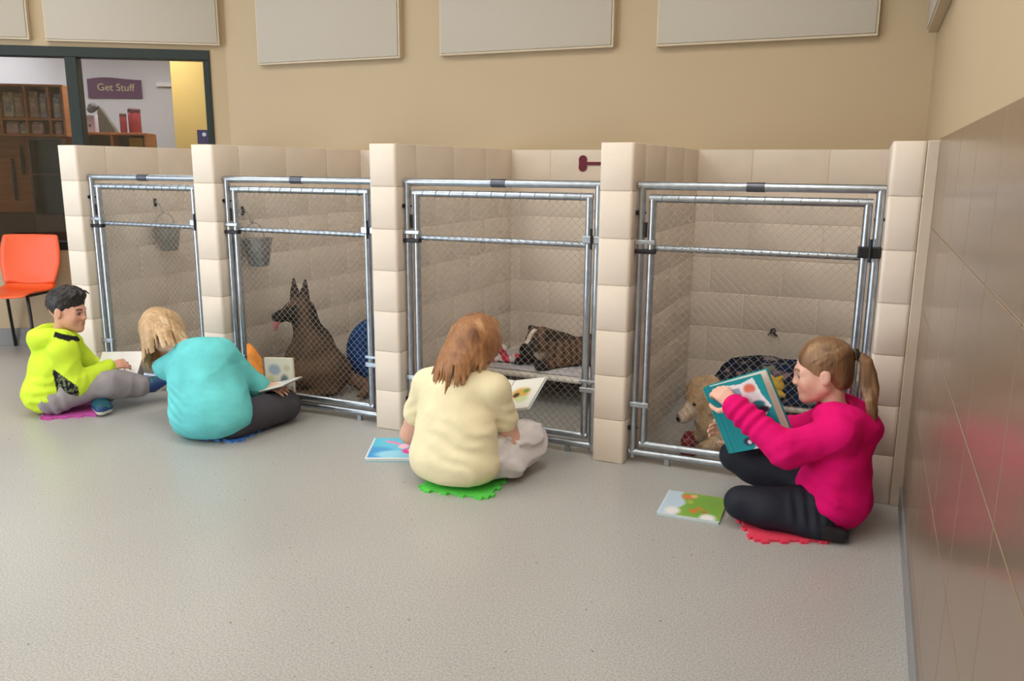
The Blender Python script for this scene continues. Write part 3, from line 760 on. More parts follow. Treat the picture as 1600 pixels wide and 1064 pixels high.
# ---- woman in turquoise, bent over a book at the second kennel
def woman_teal():
    root = tag(empty('person', (-3.12, -.42, 0)), 'person in turquoise long-sleeved top and dark grey leggings bent over an open book', 'person')
    off = A_(*root.location)
    pel = A_(-3.115, -.42, .135); chest = A_(-3.195, -.395, .29); nk = A_(-3.29, -.36, .405)
    shL, shR = A_(-3.425, -.37, .315), A_(-3.105, -.35, .405)
    elL, wrL = A_(-3.42, -.15, .16), A_(-3.22, -.04, .17)
    elR, wrR = A_(-3.045, -.175, .205), A_(-3.035, -.075, .185)
    wrR = A_(-3.040, -.135, .195)
    hL, hR = A_(-3.21, -.40, .115), A_(-3.02, -.40, .115)
    kL, kR = A_(-3.45, -.13, .13), A_(-2.930, -.095, .110); aL, aR = A_(-3.14, -.16, .05), A_(-3.25, -.07, .055)
    hd = Head((-3.472, -.345, .475), (-.15, .80, -.60), (-.62, .36, .70), .98)
    F = Field(A_(-3.75, -.7, 0), A_(-2.75, .1, .66), .0065)
    torso(F, pel, chest, nk, shL, shR, 1., -.006); arm(F, shL, elL, wrL, 1.); arm(F, shR, elR, wrR, 1.)
    leg(F, hL, kL, aL, .95); leg(F, hR-A_(0, 0, .02), kR-A_(0, 0, .015), aR, .8); foot(F, aL, A_(-3.03, -.22, .045), .95); foot(F, aR, A_(-3.36, -.06, .04), .95)
    hd.build(F, nk)
    hand(F, wrL, A_(.9, .2, .0), A_(0, .2, 1), .95, -1, .3); hand(F, wrR, A_(.85, .08, -.02), A_(.1, -.2, 1), .95, 1, .25)
    link('body', skin_mesh(F, [hd]), M['skin'], root, -off)
    F = Field(A_(-3.65, -.72, 0), A_(-2.8, .04, .56), .0065)
    torso(F, pel+A_(0, -.012, 0), chest, nk, shL, shR, 1., .014, 1.1, .03, .07)
    F.ell(pel+A_(.015, -.012, -.012), (.212, .152, .128), None, .05)
    arm(F, shL, elL, wrL*.9+elL*.1, 1.12, .013, .03); arm(F, shR, elR, wrR*.88+elR*.12, 1.12, .013, .03)
    F.cut(A_(-3.1, -.42, .030), (.14, .22, -1), .01); F.cut(nk+A_(-.02, .01, .022), (-.6, .3, .8))
    F.disp(wrinkle(.0028, 18, 4)); F.disp(crease(.0050, 12, 5, (.8, .8, 1.5))); F.disp(fold(.0045, pel, (.35, 0, 1), .042, near(A_(-3.25, -.53, .15), .06, .17), .6, 1)); F.disp(fold(.005, shR, (.6, .3, -.7), .04, near(A_(-3.09, -.36, .35), .03, .1), .6, 6))
    link('long_sleeved_top', F.mesh('top', 2), M['shirt_teal'], root, -off)
    F = Field(A_(-3.66, -.68, 0), A_(-2.75, .12, .30), .007)
    F.ell(pel+A_(.01, .0, -.025), (.198, .145, .108), None, .05)
    leg(F, hL, kL, aL, .97, .012, .04); leg(F, hR-A_(0, 0, .02), kR-A_(0, 0, .015), aR, .85, .012, .04)
    F.cap(A_(-2.99, -.40, .085), kR-A_(0, 0, .022), .082, .074, .04)
    F.cut((0, 0, .0105), (0, 0, -1)); F.disp(wrinkle(.003, 20, 2))
    link('leggings', F.mesh('leggings', 1), M['trousers_grey'], root, -off)
    # hair: chin-length bob that falls forward off the bent head
    F = Field(A_(-3.72, -.56, .26), A_(-3.22, -.12, .66), .0048)
    hair_cap(F, hd, (.090, .110, .102), face=((0, .11, -.045), (.05, .05, .08)))
    paths = []
    for i in range(44):
        a = (-1+2*i/43)*2.35+rng.uniform(-.05, .05); s_, c_ = math.sin(a), -math.cos(a)
        base = hd.p(s_*.100, c_*.105-.01, -.045)
        end = base+A_(.02*s_, .0, -.070-.02*rng.random())+hd.u*-.03
        if s_ > .2: end = base-hd.u*.09+A_(.02, -.01, -.02-.01*rng.random())
        paths.append([hd.p(s_*.02, .04+c_*.02, .127), hd.p(s_*.088, c_*.104, .06), base, end])
    locks(F, paths, .016, .004, .005)
    F.disp(wrinkle(.0016, 130, 3, (1, 1, .15)))
    me = F.mesh('hair', 1); hair_paint(me, (196, 162, 122), (232, 208, 172), (150, 112, 78), 55, 3); link('hair', me, M['hair_blonde'], root, -off)
    return root
r_ = woman_teal(); r_.location.x += .008; r_.location.y -= .025

# ---- boy in the neon hoodie
def boy():
    root = tag(empty('person', (-4.17, -.5, 0)), 'person with short dark hair in neon yellow hoodie and grey sweatpants holding white paper', 'person')
    off = A_(*root.location); S = .84
    pel = A_(-4.175, -.50, .115); chest = A_(-4.18, -.475, .265); nk = A_(-4.135, -.43, .405)
    shR, shL = A_(-4.045, -.495, .350), A_(-4.225, -.33, .355)
    elR, wrR = A_(-4.005, -.475, .165), A_(-3.950, -.315, .230)
    elL, wrL = A_(-4.20, -.20, .17), A_(-4.07, -.14, .17)
    hR, hL = A_(-4.10, -.53, .095), A_(-4.20, -.40, .095)
    kR, aR = A_(-3.935, -.345, .150), A_(-3.835, -.185, .105); kL, aL = A_(-4.02, -.10, .14), A_(-3.985, -.36, .048)
    hd = Head((-4.100, -.405, .548), (.90, .34, -.12), (.08, .06, 1), .96, .8)
    F = Field(A_(-4.5, -.75, 0), A_(-3.65, .05, .72), .0052)
    torso(F, pel, chest, nk, shL, shR, S*.88, -.006); arm(F, shL, elL, wrL, S*.9); arm(F, shR, elR, wrR, S*.9)
    leg(F, hL, kL, aL, S*.85); leg(F, hR, kR, aR, S*.85)
    foot(F, aL, A_(-3.875, -.425, .036), S*.9); foot(F, aR, A_(-3.785, -.10, .115), S*.9, up=(-.4, -.3, .8))
    hd.build(F, nk)
    hand(F, wrR, A_(.35, .9, .12), A_(.6, -.25, .75), S, 1, .45); hand(F, wrL, A_(.85, -.1, .1), A_(-.1, .6, .8), S, -1, .4)
    link('body', skin_mesh(F, [hd], skin=lin(222, 168, 146), brow=lin(34, 26, 24)), M['skin'], root, -off)
    # hoodie
    F = Field(A_(-4.48, -.76, 0), A_(-3.8, -.04, .56), .0055)
    torso(F, pel+A_(.0, .0, 0), chest, nk, shL, shR, S*.86, .018, 1.0, .02, .05)
    F.ell(pel+A_(-.002, -.004, -.005), (.132, .130, .105), None, .05)
    arm(F, shR, elR, wrR, S*1.1, .020, .03); arm(F, shL, elL, wrL, S*1.1, .018, .03)
    # hood lying on the shoulders
    fdir = nrm(A_(.6, .8, 0)); bk = nk-fdir*.075+A_(0, 0, .008)
    lat = A_(.8, -.6, 0)
    hp = bez([nk+fdir*.055+lat*.045+A_(0, 0, -.015), nk+lat*.085+A_(0, 0, .015), nk+lat*.075-fdir*.07+A_(0, 0, .02), nk-fdir*.115+A_(0, 0, -.005), nk-lat*.075-fdir*.07+A_(0, 0, .02), nk-lat*.085+A_(0, 0, .015), nk+fdir*.055-lat*.045+A_(0, 0, -.015)], 18)
    F.chain(hp, [.026+.018*math.sin(PI*i/18) for i in range(19)], .018)
    F.cap(nk-fdir*.085+A_(0, 0, -.03), nk-fdir*.105+A_(0, 0, .01), .055, .045, .03)
    F.cap(nk+A_(0, 0, .0), nk+A_(0, 0, .12), .05, .062, .012, 'sub')
    F.cut(A_(-4.175, -.5, .026), (.10, .12, -1), .01)
    F.disp(wrinkle(.003, 20, 5)); F.disp(crease(.0055, 14, 1)); F.disp(fold(.005, elR, (.3, .6, -.2), .04, near(elR+A_(0, .03, .02), .03, .10), .6, 7)); F.disp(fold(.004, pel, (0, 0, 1), .05, near(pel+A_(.08, -.12, .03), .04, .14), .6, 3))
    me = F.mesh('hoodie', 2); P = vcoords(me); c = np.tile(np.array(lin(214, 244, 66)[:3]), (len(P), 1))
    d = P-pel; fx = d@fdir; lx = d@lat; z = P[:, 2]
    tri = (lx > .06) & (fx > .035-.1*(z-.1)) & (fx < .13) & (z < .26-.9*np.maximum(fx-.03, 0)) & (z > .085) & (np.linalg.norm(P-elR, axis=1) > .055)
    pat = wav(P, 190, 1) > .12
    c[tri] = np.where(pat[tri][:, None], np.array(lin(120, 128, 96)[:3]), np.array(lin(30, 32, 34)[:3]))
    yk = P-at_y(103, 526, -.475); yoke = (np.abs(yk@RT) < .034) & (np.abs(yk@UP+.35*(yk@RT)) < .014) & (lx > 0); c[yoke] = lin(34, 36, 38)[:3]
    paint(me, c); link('hoodie', me, M['hoodie_neon'], root, -off)
    # trousers
    F = Field(A_(-4.45, -.72, 0), A_(-3.7, .05, .26), .006)
    F.ell(pel+A_(.0, .0, -.02), (.138, .135, .09), None, .05)
    leg(F, hR, kR, aR*.86+kR*.14, S*.90, .024, .04, (.076, .064, .052)); leg(F, hL, kL, aL*.75+kL*.25, S*.85, .017, .04)
    F.cut((0, 0, .0105), (0, 0, -1)); F.disp(wrinkle(.0035, 24, 1)); F.disp(crease(.006, 16, 2)); F.disp(fold(.005, kR, kR-hR, .05, near(hR, .05, .14), .7, 2))
    link('sweatpants', F.mesh('sweatpants', 1), M['trousers_sweat'], root, -off)
    for an, toe, up, kn in ((aL, A_(-3.870, -.428, .036), A_(0, 0, 1), kL), (aR, A_(-3.782, -.095, .115), A_(-.4, -.3, .8), kR)):
        F = Field(an-.11, an+A_(.2, .2, .13), .004)
        dv = nrm(toe-an); F.cap(an+nrm(kn-an)*.045-dv*.0, an+dv*.02, .034, .034, .01)
        link('sock', F.mesh('sock', 1), M['sock'], root, -off)
        F = Field(np.minimum(an, toe)-.08, np.maximum(an, toe)+.08, .004)
        foot(F, an+dv*.035, toe+dv*.012, .92, .035, up, .006)
        F.cut(A_(0, 0, .0105), (0, 0, -1))
        me = F.mesh('shoe', 1); P = vcoords(me); c = np.tile(np.array(lin(26, 62, 116)[:3]), (len(P), 1))
        hgt = (P-an)@nrm(up); sole = hgt < hgt.min()+.020; c[sole] = lin(222, 222, 214)[:3]
        st = (np.sin((P@dv)*260) > .55) & (hgt > -.0); c[st & ~sole] = lin(36, 120, 60)[:3]
        paint(me, c); link('shoe', me, M['shoe'], root, -off)
    # hair
    F = Field(hd.c-.15, hd.c+.17, .004)
    F.ell(hd.p(0, -.016, .042), np.array((.081, .101, .090))*hd.s, hd.R(), .01)
    F.ell(hd.p(0, .020, .092), np.array((.062, .078, .046))*hd.s, hd.R(), .02)
    F.ell(hd.p(0, .115, -.035), np.array((.075, .068, .090))*hd.s, hd.R(), .006, 'sub')
    F.ell(hd.p(0, .07, -.075), np.array((.12, .085, .075))*hd.s, hd.R(), .006, 'sub')
    for q in (-1, 1): F.ell(hd.p(q*.085, .0, -.02), np.array((.022, .028, .040))*hd.s, hd.R(), .004, 'sub')
    F.cut(hd.p(0, -.09, -.065), -hd.u, .006)
    for i in range(34):
        x = rng.uniform(-.05, .05); y0 = rng.uniform(-.05, .045)
        p0 = hd.p(x, y0, .125-abs(x)*.25); F.chain([p0, hd.p(x*1.05, y0+.025, .140-abs(x)*.35-max(0, y0)*.25), hd.p(x*1.1, y0+.05, .135-abs(x)*.4-max(0, y0)*.4)], [.010, .007, .003], .004)
    F.disp(wrinkle(.0030, 95, 3)); F.disp(crease(.003, 60, 1))
    me = F.mesh('hair', 1); hair_paint(me, (34, 28, 28), (60, 50, 46), (18, 15, 16), 120, 2); link('hair', me, M['hair_black'], root, -off)
boy()

# ---- girl in the magenta hoodie
def girl():
    root = tag(empty('person', (-.25, -.3, 0)), 'person with a brown ponytail in magenta hoodie and dark leggings holding up a teal book', 'person')
    off = A_(*root.location); S = .88
    pel = A_(-.245, -.30, .120); chest = A_(-.222, -.292, .285); nk = A_(-.265, -.285, .445)
    shL, shR = A_(-.245, -.400, .390), A_(-.250, -.175, .390)
    elL, wrL = A_(-.415, -.455, .320), A_(-.605, -.395, .440)
    elR, wrR = A_(-.44, -.11, .28), A_(-.60, -.22, .30)
    hL, hR = A_(-.275, -.385, .105), A_(-.275, -.225, .105)
    kL, aL = A_(-.560, -.430, .085), A_(-.285, -.455, .042); kR, aR = A_(-.625, -.165, .175), A_(-.40, -.20, .055)
    hd = Head((-.322, -.285, .588), (-.975, -.06, -.20), (-.16, -.03, 1), 1.0, .8)
    F = Field(A_(-.85, -.62, 0), A_(.0, .02, .76), .0052)
    torso(F, pel, chest, nk, shL, shR, S*.9, -.006); arm(F, shL, elL, wrL, S*.92); arm(F, shR, elR, wrR, S*.92)
    leg(F, hL, kL, aL, S*.9); leg(F, hR, kR, aR, S*.9)
    foot(F, aL, A_(-.205, -.44, .030), S*.8); foot(F, aR, A_(-.50, -.25, .04), S*.9)
    hd.build(F, nk)
    hand(F, wrL, A_(-.72, .22, .55), A_(.35, -.82, .30), .92, -1, .85, .10, .9)
    hand(F, wrR, A_(-.9, -.1, .1), A_(.2, .9, .1), .9, 1, .5)
    link('body', skin_mesh(F, [hd], skin=lin(232, 184, 164), brow=lin(126, 92, 66)), M['skin'], root, -off)
    # hoodie
    F = Field(A_(-.72, -.62, .03), A_(.0, .0, .56), .0055)
    torso(F, pel+A_(.0, 0, .0), chest+A_(-.012, 0, 0), nk, shL, shR, S*.90, .017, 1.0, .015, .05)
    F.ell(pel+A_(-.006, -.008, -.0), (.134, .155, .108), None, .05)
    arm(F, shL, elL, wrL, S*1.1, .019, .035, (.052, .044, .034)); arm(F, shR, elR, wrR, S*1.1, .018, .035)
    hp = bez([nk+A_(-.062, -.035, -.025), nk+A_(-.015, -.085, .012), nk+A_(.060, -.080, -.005), nk+A_(.112, -.02, -.055), nk+A_(.112, .03, -.055), nk+A_(.06, .08, -.005), nk+A_(-.015, .085, .012), nk+A_(-.062, .035, -.025)], 20)
    F.chain(hp, [.022+.020*math.sin(PI*i/20) for i in range(21)], .02)
    F.cap(nk+A_(.088, -.035, -.045), nk+A_(.088, .035, -.045), .045, None, .03); F.cap(nk+A_(.115, 0, -.12), nk+A_(.10, 0, -.06), .03, .045, .03)
    F.cap(nk+A_(-.005, 0, .02), nk+A_(-.03, 0, .14), .054, .07, .012, 'sub')
    F.cut(A_(-.25, -.3, .045), (-.62, .0, -.75), .01)
    F.disp(wrinkle(.003, 20, 6)); F.disp(crease(.0055, 13, 2)); F.disp(fold(.0055, wrL, wrL-elL, .036, near(wrL*.75+elL*.25, .05, .12), .5, 4)); F.disp(fold(.005, elL, (-.5, 0, .6), .05, near(elL, .03, .10), .7, 5)); F.disp(fold(.004, pel, (.3, 0, 1), .06, near(pel+A_(-.02, -.13, .06), .06, .15), .6, 8))
    link('hoodie', F.mesh('hoodie', 2), M['hoodie_pink'], root, -off)
    for dz in (0, ):   # pocket edge on the near side
        pk = bez([A_(-.345, -.448, .205), A_(-.352, -.455, .165), A_(-.350, -.458, .125)], 6)
    F = Field(A_(-.85, -.62, 0), A_(-.05, .02, .32), .006)
    F.ell(pel+A_(-.01, 0, -.018), (.125, .148, .092), None, .05)
    leg(F, hL, kL, aL, S*.92, .011, .035); leg(F, hR, kR, aR, S*.92, .011, .035)
    F.cut((0, 0, .0105), (0, 0, -1)); F.disp(wrinkle(.0025, 26, 4)); F.disp(fold(.0035, kL, kL-hL, .04, near(hL+A_(-.05, -.05, 0), .05, .12), .7, 6))
    link('leggings', F.mesh('leggings', 1), M['leggings'], root, -off)
    for an, toe in ((aL, A_(-.205, -.44, .030)), (aR, A_(-.50, -.25, .04))):
        F = Field(np.minimum(an, toe)-.10, np.maximum(an, toe)+.10, .005); foot(F, an, toe, S*.85, .032, (0, 0, 1), .008); F.cut((0, 0, .0105), (0, 0, -1))
        link('shoe', F.mesh('shoe', 1), M['black'], root, -off)
    # hair pulled back into a pony tail
    F = Field(A_(-.47, -.43, .38), A_(-.08, -.14, .73), .0045)
    F.ell(hd.p(0, -.017, .036), np.array((.081, .1, .092))*hd.s, hd.R(), .01)
    F.ell(hd.p(0, .126, -.018), np.array((.085, .064, .106))*hd.s, hd.R(), .006, 'sub')
    F.ell(hd.p(0, .098, -.112), np.array((.12, .080, .080))*hd.s, hd.R(), .006, 'sub'); F.ell(hd.p(0, -.058, -.022), np.array((.060, .048, .062))*hd.s, hd.R(), .02)
    for q in (-1, 1): F.ell(hd.p(q*.087, -.002, -.018), np.array((.020, .026, .040))*hd.s, hd.R(), .004, 'sub')
    F.cut(hd.p(0, -.09, -.085), nrm(-hd.u+hd.f*.35), .01)
    knot = hd.p(0, -.122, .045)
    for i in range(110):
        a = rng.uniform(-2.9, 2.9); s_, c_ = math.sin(a), math.cos(a)
        e0 = nrm(A_(s_, c_*.9+.15, .55-.75*abs(s_)*rng.random())); e1 = nrm(A_(0, -1, .10)); pp = []
        for q in range(8):
            dv = nrm(e0*(1-q/7)+e1*(q/7)+A_(s_*.5, 0, .35)*math.sin(PI*q/7)*.6); L_ = 1/math.sqrt((dv[0]/.081)**2+(dv[1]/.1)**2+(dv[2]/.092)**2); pp.append(hd.p(*(A_(0, -.017, .036)+dv*(L_-.0015))))
        x_, y_, z_ = hd.loc(pp[0][None, :])
        if y_[0] < .040 and not (y_[0] > .0 and z_[0] < .015): F.chain(pp, [.0035]+[.0052]*6+[.006], .002)
    for i in range(34):
        s_ = rng.uniform(-1, 1); t_ = rng.uniform(-1, 1)
        e = A_(-.140+.018*t_, -.315+.030*s_, .425+rng.uniform(-.02, .035))
        locks(F, [[knot, knot+A_(.034+.012*t_, .020*s_, -.02), knot+A_(.052+.026*t_, .030*s_, -.11), e+A_(-.010, 0, .06), e]], .0125, .003, .003, 8)
    F.disp(wrinkle(.0014, 130, 5, (1, 1, .15)))
    me = F.mesh('hair', 1); hair_paint(me, (134, 100, 70), (174, 138, 100), (84, 58, 40), 60, 4); link('hair', me, M['hair_brown'], root, -off)
    rr_ = [knot+(hd.u*math.cos(t)+hd.r*math.sin(t))*.019+hd.f*-.006 for t in [2*PI*q/12 for q in range(12)]]
    MB().tube(rr_, .006, 8, closed=True).build('hair_tie', M['band'], root, True, -off)
girl()
# ------------------------------------------------------------------ dogs
M['fur'] = mat('dog_fur', lin(130, 90, 60), .75, attr=True, var=.25, vscale=1, stretch=(150, 150, 60), bump=.7, bscale=1.4, spec=.25, detail=6)
def lnk(F, name, m, root, fn, smooth=1):
    me = F.mesh(name, smooth); P = vcoords(me); paint(me, fn(P)); return link(name, me, m, root, -A_(*root.location))
def base_col(P, rgb): return np.tile(np.array(lin(*rgb)[:3]), (len(P), 1))
def shepherd():
    sk = at_y(466, 484, .36); mz = at_y(436, 493, .29); ch = at_y(474, 560, .38); wi = at_y(496, 530, .42); rp = at_y(513, 592, .47)
    gx, gy = float(rp[0]), float(rp[1])
    root = tag(empty('dog', (gx, gy, 0)), 'brown and black German shepherd sitting upright behind the mesh gate with its tongue out', 'dog')
    f = nrm((mz-sk)*A_(1, 1, 0)); l = A_(-f[1], f[0], 0); u = A_(0, 0, 1)     # l points to the dog's left
    F = Field(A_(-3.62, .02, 0), A_(-2.55, .85, .80), .006)
    fb, lb = f, l; tc_ = nrm(A_(.61, -.79, 0)); f = nrm(f*.85+tc_*.60); l = A_(-f[1], f[0], 0)      # the head turns towards us
    mz = sk+f*.155-u*.022-lb*0
    Rh = np.stack([l, f, u])
    F.ell(sk, (.066, .080, .066), Rh, .02); F.cap(sk+f*.03-u*.008, mz, .046, .027, .03); F.cap(sk+f*.05-u*.030, mz-f*.015-u*.022, .026, .014, .012)
    F.ell(mz+f*.006+u*.010, (.016, .012, .012), Rh, .006)
    for q in (-1, 1):
        b = sk+l*q*.038+u*.038-f*.012; t = sk+l*q*.052+u*.175-f*.018
        F.cap(b, b*.55+t*.45, .034, .025, .012); F.cap(b*.55+t*.45, t, .025, .006, .008)
        F.cap(b+f*.028+u*.015, t*.7+b*.3+f*.016, .018, .006, .006, 'sub')
        F.ell(sk+l*q*.040+f*.052+u*.022, (.009, .009, .009), None, .003)
    hf, hl = f, l; f, l = fb, lb
    # neck, chest, trunk
    F.cap(sk-f*.03-u*.02, wi*.5+ch*.5+u*.06, .066, .092, .05); F.cap(wi*.6+ch*.4, ch, .095, .09, .05)
    F.cap(wi-u*.05, rp*.8+wi*.2-u*.02, .098, .110, .06); F.cap(ch+A_(0, 0, .0), A_(ch[0], ch[1], .20)-f*.02, .098, .08, .05)
    F.ell(A_(rp[0], rp[1], .125), (.125, .145, .120), Rh, .06)
    for q in (-1, 1):
        s_ = A_(ch[0], ch[1], .26)+l*q*.075-f*.03; e_ = A_(ch[0], ch[1], .15)+l*q*.075-f*.035; p_ = A_(ch[0], ch[1], .025)+l*q*.075+f*.01
        F.cap(s_, e_, .048, .034, .03); F.cap(e_, p_+u*.02, .032, .025, .015); F.cap(p_-f*.01, p_+f*.055, .028, .022, .012)
        h_ = A_(rp[0], rp[1], .16)+l*q*.09; kn = h_+f*.17+l*q*.03-u*.02; hk = A_(rp[0], rp[1], .045)+l*q*.115-f*.02; pw = A_(rp[0], rp[1], .025)+l*q*.12+f*.17
        F.cap(h_, kn, .085, .055, .04); F.cap(kn, hk, .045, .028, .02); F.cap(hk, pw, .026, .025, .015); F.cap(pw, pw+f*.03, .026, .02, .01)
    tl = bez([A_(rp[0], rp[1], .08)-f*.12, A_(rp[0], rp[1], .04)-f*.20+l*.05, A_(rp[0], rp[1], .035)-f*.22+l*.16, A_(rp[0], rp[1], .035)-f*.14+l*.26], 8)
    F.chain(tl, [.035, .036, .036, .035, .033, .03, .026, .02, .012], .02)
    F.cut((0, 0, .003), (0, 0, -1))
    F.disp(wrinkle(.0035, 70, 2, (1, 1, .5)))
    def col(P):
        f, l = hf, hl; c = base_col(P, (106, 82, 64)); d = P-sk; fx = d@f; lx = np.abs(d@l)
        c = mixc(c, lin(38, 30, 26), sm(.02, .07, fx)*sm(-.13, -.06, d[:, 2])*(d[:, 2] < .03)*(fx > 0)*.9)      # dark muzzle
        c = mixc(c, lin(48, 36, 30), sm(.05, .12, d[:, 2])*(lx < .12)*.7)                                   # ears
        dorsal = sm(-.02, .07, (P-wi)@u+((P-wi)@-fb)*.45-.02)*sm(.02, -.05, fx)                               # saddle
        c = mixc(c, lin(42, 32, 27), dorsal*.88); c = mixc(c, lin(132, 102, 78), sm(.20, .08, P[:, 2])*.6)
        c = mixc(c, lin(60, 44, 34), sm(.15, .6, wav(P, 26, 3))*.45)
        for q in (-1, 1): c = mixc(c, lin(14, 10, 8), sm(.016, .011, np.linalg.norm(P-(sk+l*q*.042+f*.056+u*.022), axis=1)))
        return mixc(c, lin(14, 13, 14), sm(.022, .015, np.linalg.norm(P-(mz+f*.008+u*.010), axis=1)))
    lnk(F, 'body', M['fur'], root, col); f = hf
    F = Field(mz-.09, mz+.07, .004)
    F.chain(bez([mz-f*.045-u*.022, mz-f*.005-u*.030, mz+f*.004-u*.050, mz+f*.0-u*.075], 6), [.012, .013, .014, .014, .013, .011, .007], .004)
    lnk(F, 'tongue', M['skin'], root, lambda P: base_col(P, (214, 122, 132)))
shepherd()
def brindle():
    hd = at_y(843, 534, .90); mz = at_y(824, 548, .82); bd0 = at_y(868, 548, .96); bd1 = at_y(935, 556, 1.08)
    root = tag(empty('dog', (float(bd0[0]), float(bd0[1]), .185)), 'brindle dog with white blaze and black muzzle lying on a raised cot', 'dog')
    f = nrm((mz-hd)*A_(1, 1, 0)); l = A_(-f[1], f[0], 0); u = A_(0, 0, 1); R = np.stack([l, f, u])
    F = Field(A_(-2.35, .62, .18), A_(-1.30, 1.34, .56), .006)
    F.ell(hd+u*.012, (.075, .080, .070), R, .02); F.cap(hd+f*.03-u*.01, mz, .055, .046, .025); F.cap(hd+f*.03-u*.035, mz-u*.030-f*.01, .04, .03, .015)
    for q in (-1, 1):
        F.cap(mz+l*q*.024-u*.016, mz+l*q*.032-f*.03-u*.038, .026, .022, .012)
        e0 = hd+l*q*.062+u*.052-f*.02; F.cap(e0, e0+l*q*.030+u*.012+f*.006, .024, .018, .01); F.cap(e0+l*q*.030+u*.012+f*.006, e0+l*q*.040-u*.036+f*.016, .018, .008, .008)
        F.ell(hd+l*q*.034+f*.066+u*.024, (.010, .008, .008), None, .003)
    F.ell(mz+f*.036+u*.014, (.020, .014, .015), R, .006)
    nb = bd0+u*.01
    F.cap(hd-f*.03-u*.01, nb, .078, .10, .05); F.cap(nb-u*.015, bd1-u*.02, .108, .100, .05)
    F.ell(A_(bd1[0], bd1[1], .27), (.12, .12, .10), None, .05)
    for q in (-1, 1):
        s_ = nb+l*q*.085-u*.06; p_ = A_(nb[0], nb[1], .215)+l*q*.09+f*.17; F.cap(s_, A_(nb[0], nb[1], .215)+l*q*.10-f*.02, .05, .036, .03); F.cap(A_(nb[0], nb[1], .215)+l*q*.10-f*.02, p_, .034, .026, .02); F.cap(p_, p_+f*.035, .029, .024, .01)
        F.cap(A_(bd1[0], bd1[1], .27)+l*q*.09, A_(bd1[0], bd1[1], .235)+l*q*.14+f*.14, .07, .042, .03)
    F.cut((0, 0, .204), (0, 0, -1)); F.disp(wrinkle(.002, 70, 1))
    def col(P):
        c = base_col(P, (114, 86, 63)); d = P-hd; fx = d@f; lx = d@l; z = d[:, 2]
        ax = nrm(bd1-bd0); st = np.sin(((P-bd0)@ax)*150+4*wav(P, 16, 2)+18*P[:, 2]); c = mixc(c, lin(58, 40, 28), sm(-.1, .6, st)*.8)
        c = mixc(c, lin(40, 30, 26), sm(.05, .085, fx)*(z < .015)*.9)
        c = mixc(c, lin(226, 214, 200), sm(.020, .012, np.abs(lx))*(fx > .03)*(z > -.005)*(fx < .105))
        c = mixc(c, lin(206, 190, 174), sm(-.035, -.06, z)*sm(.0, .06, fx)*(np.linalg.norm(d, axis=1) < .115)*.8)
        c = mixc(c, lin(46, 34, 28), sm(.05, .075, np.abs(lx))*(z > .02)*(fx < .04)*.8)
        for q in (-1, 1): c = mixc(c, lin(12, 9, 8), sm(.016, .010, np.linalg.norm(P-(hd+l*q*.034+f*.072+u*.024), axis=1)))
        return mixc(c, lin(12, 11, 12), sm(.028, .020, np.linalg.norm(P-(mz+f*.040+u*.014), axis=1)))
    lnk(F, 'body', M['fur'], root, col)
brindle()
def golden():
    hd = at_y(1098, 618, .40); mz = at_y(1066, 652, .33); ch = at_y(1118, 690, .44); bd = at_y(1175, 690, .52)
    root = tag(empty('dog', (float(ch[0]), float(ch[1]), 0)), 'shaggy golden-tan dog lowering its head behind the teal book', 'dog')
    f = nrm(mz-hd); fl = nrm(f*A_(1, 1, 0)); l = A_(-fl[1], fl[0], 0); u = np.cross(f, -l); u = u if u[2] > 0 else -u; Z = A_(0, 0, 1); R = np.stack([l, f, u])
    F = Field(A_(-1.10, .10, 0), A_(-.28, .60, .50), .006)
    F.ell(hd, (.070, .080, .064), R, .02); F.cap(hd+f*.03-u*.006, mz, .046, .030, .025); F.cap(hd+f*.05-u*.03, mz-f*.012-u*.02, .028, .018, .012)
    F.ell(mz+f*.010+u*.010, (.016, .012, .013), R, .006)
    for q in (-1, 1):
        e0 = hd+l*q*.060+u*.035-f*.02; F.chain([e0, e0+l*q*.028-Z*.03, e0+l*q*.034-Z*.085+f*.01], [.026, .026, .014], .012)
        F.ell(hd+l*q*.036+f*.058+u*.024, (.010, .009, .009), None, .003)
    c0 = A_(ch[0], ch[1], .15)
    F.cap(hd-f*.035, c0+Z*.01, .072, .095, .05); F.cap(c0-Z*.02, A_(bd[0], bd[1], .115), .10, .09, .05); F.ell(A_(bd[0]+.05, bd[1], .10), (.12, .10, .088), None, .05)
    for q in (-1, 1):
        s_ = c0+l*q*.07-Z*.04; F.cap(s_, A_(ch[0], ch[1], .035)+l*q*.07+fl*.02, .05, .034, .03); F.cap(A_(ch[0], ch[1], .035)+l*q*.07+fl*.02, A_(ch[0], ch[1], .03)+l*q*.07+fl*.11, .032, .028, .02)
    F.cap(A_(bd[0], bd[1], .10), A_(bd[0]-.12, bd[1]-.08, .05), .08, .035, .03)
    F.cut((0, 0, .003), (0, 0, -1)); F.disp(wrinkle(.005, 60, 4, (1, 1, .6)))
    def col(P):
        c = base_col(P, (206, 172, 130)); d = P-hd; fx = d@f
        c = mixc(c, lin(238, 220, 192), sm(.0, .7, wav(P, 24, 5))*.6); c = mixc(c, lin(164, 122, 84), sm(.1, .7, wav(P, 20, 7))*.5)
        c = mixc(c, lin(232, 216, 198), sm(.05, .09, fx)*(np.linalg.norm(P-mz, axis=1) < .08)*.7)
        for q in (-1, 1): c = mixc(c, lin(16, 11, 8), sm(.015, .010, np.linalg.norm(P-(hd+l*q*.036+f*.064+u*.024), axis=1)))
        return mixc(c, lin(22, 18, 18), sm(.026, .018, np.linalg.norm(P-(mz+f*.014+u*.010), axis=1)))
    lnk(F, 'body', M['fur'], root, col)
golden()

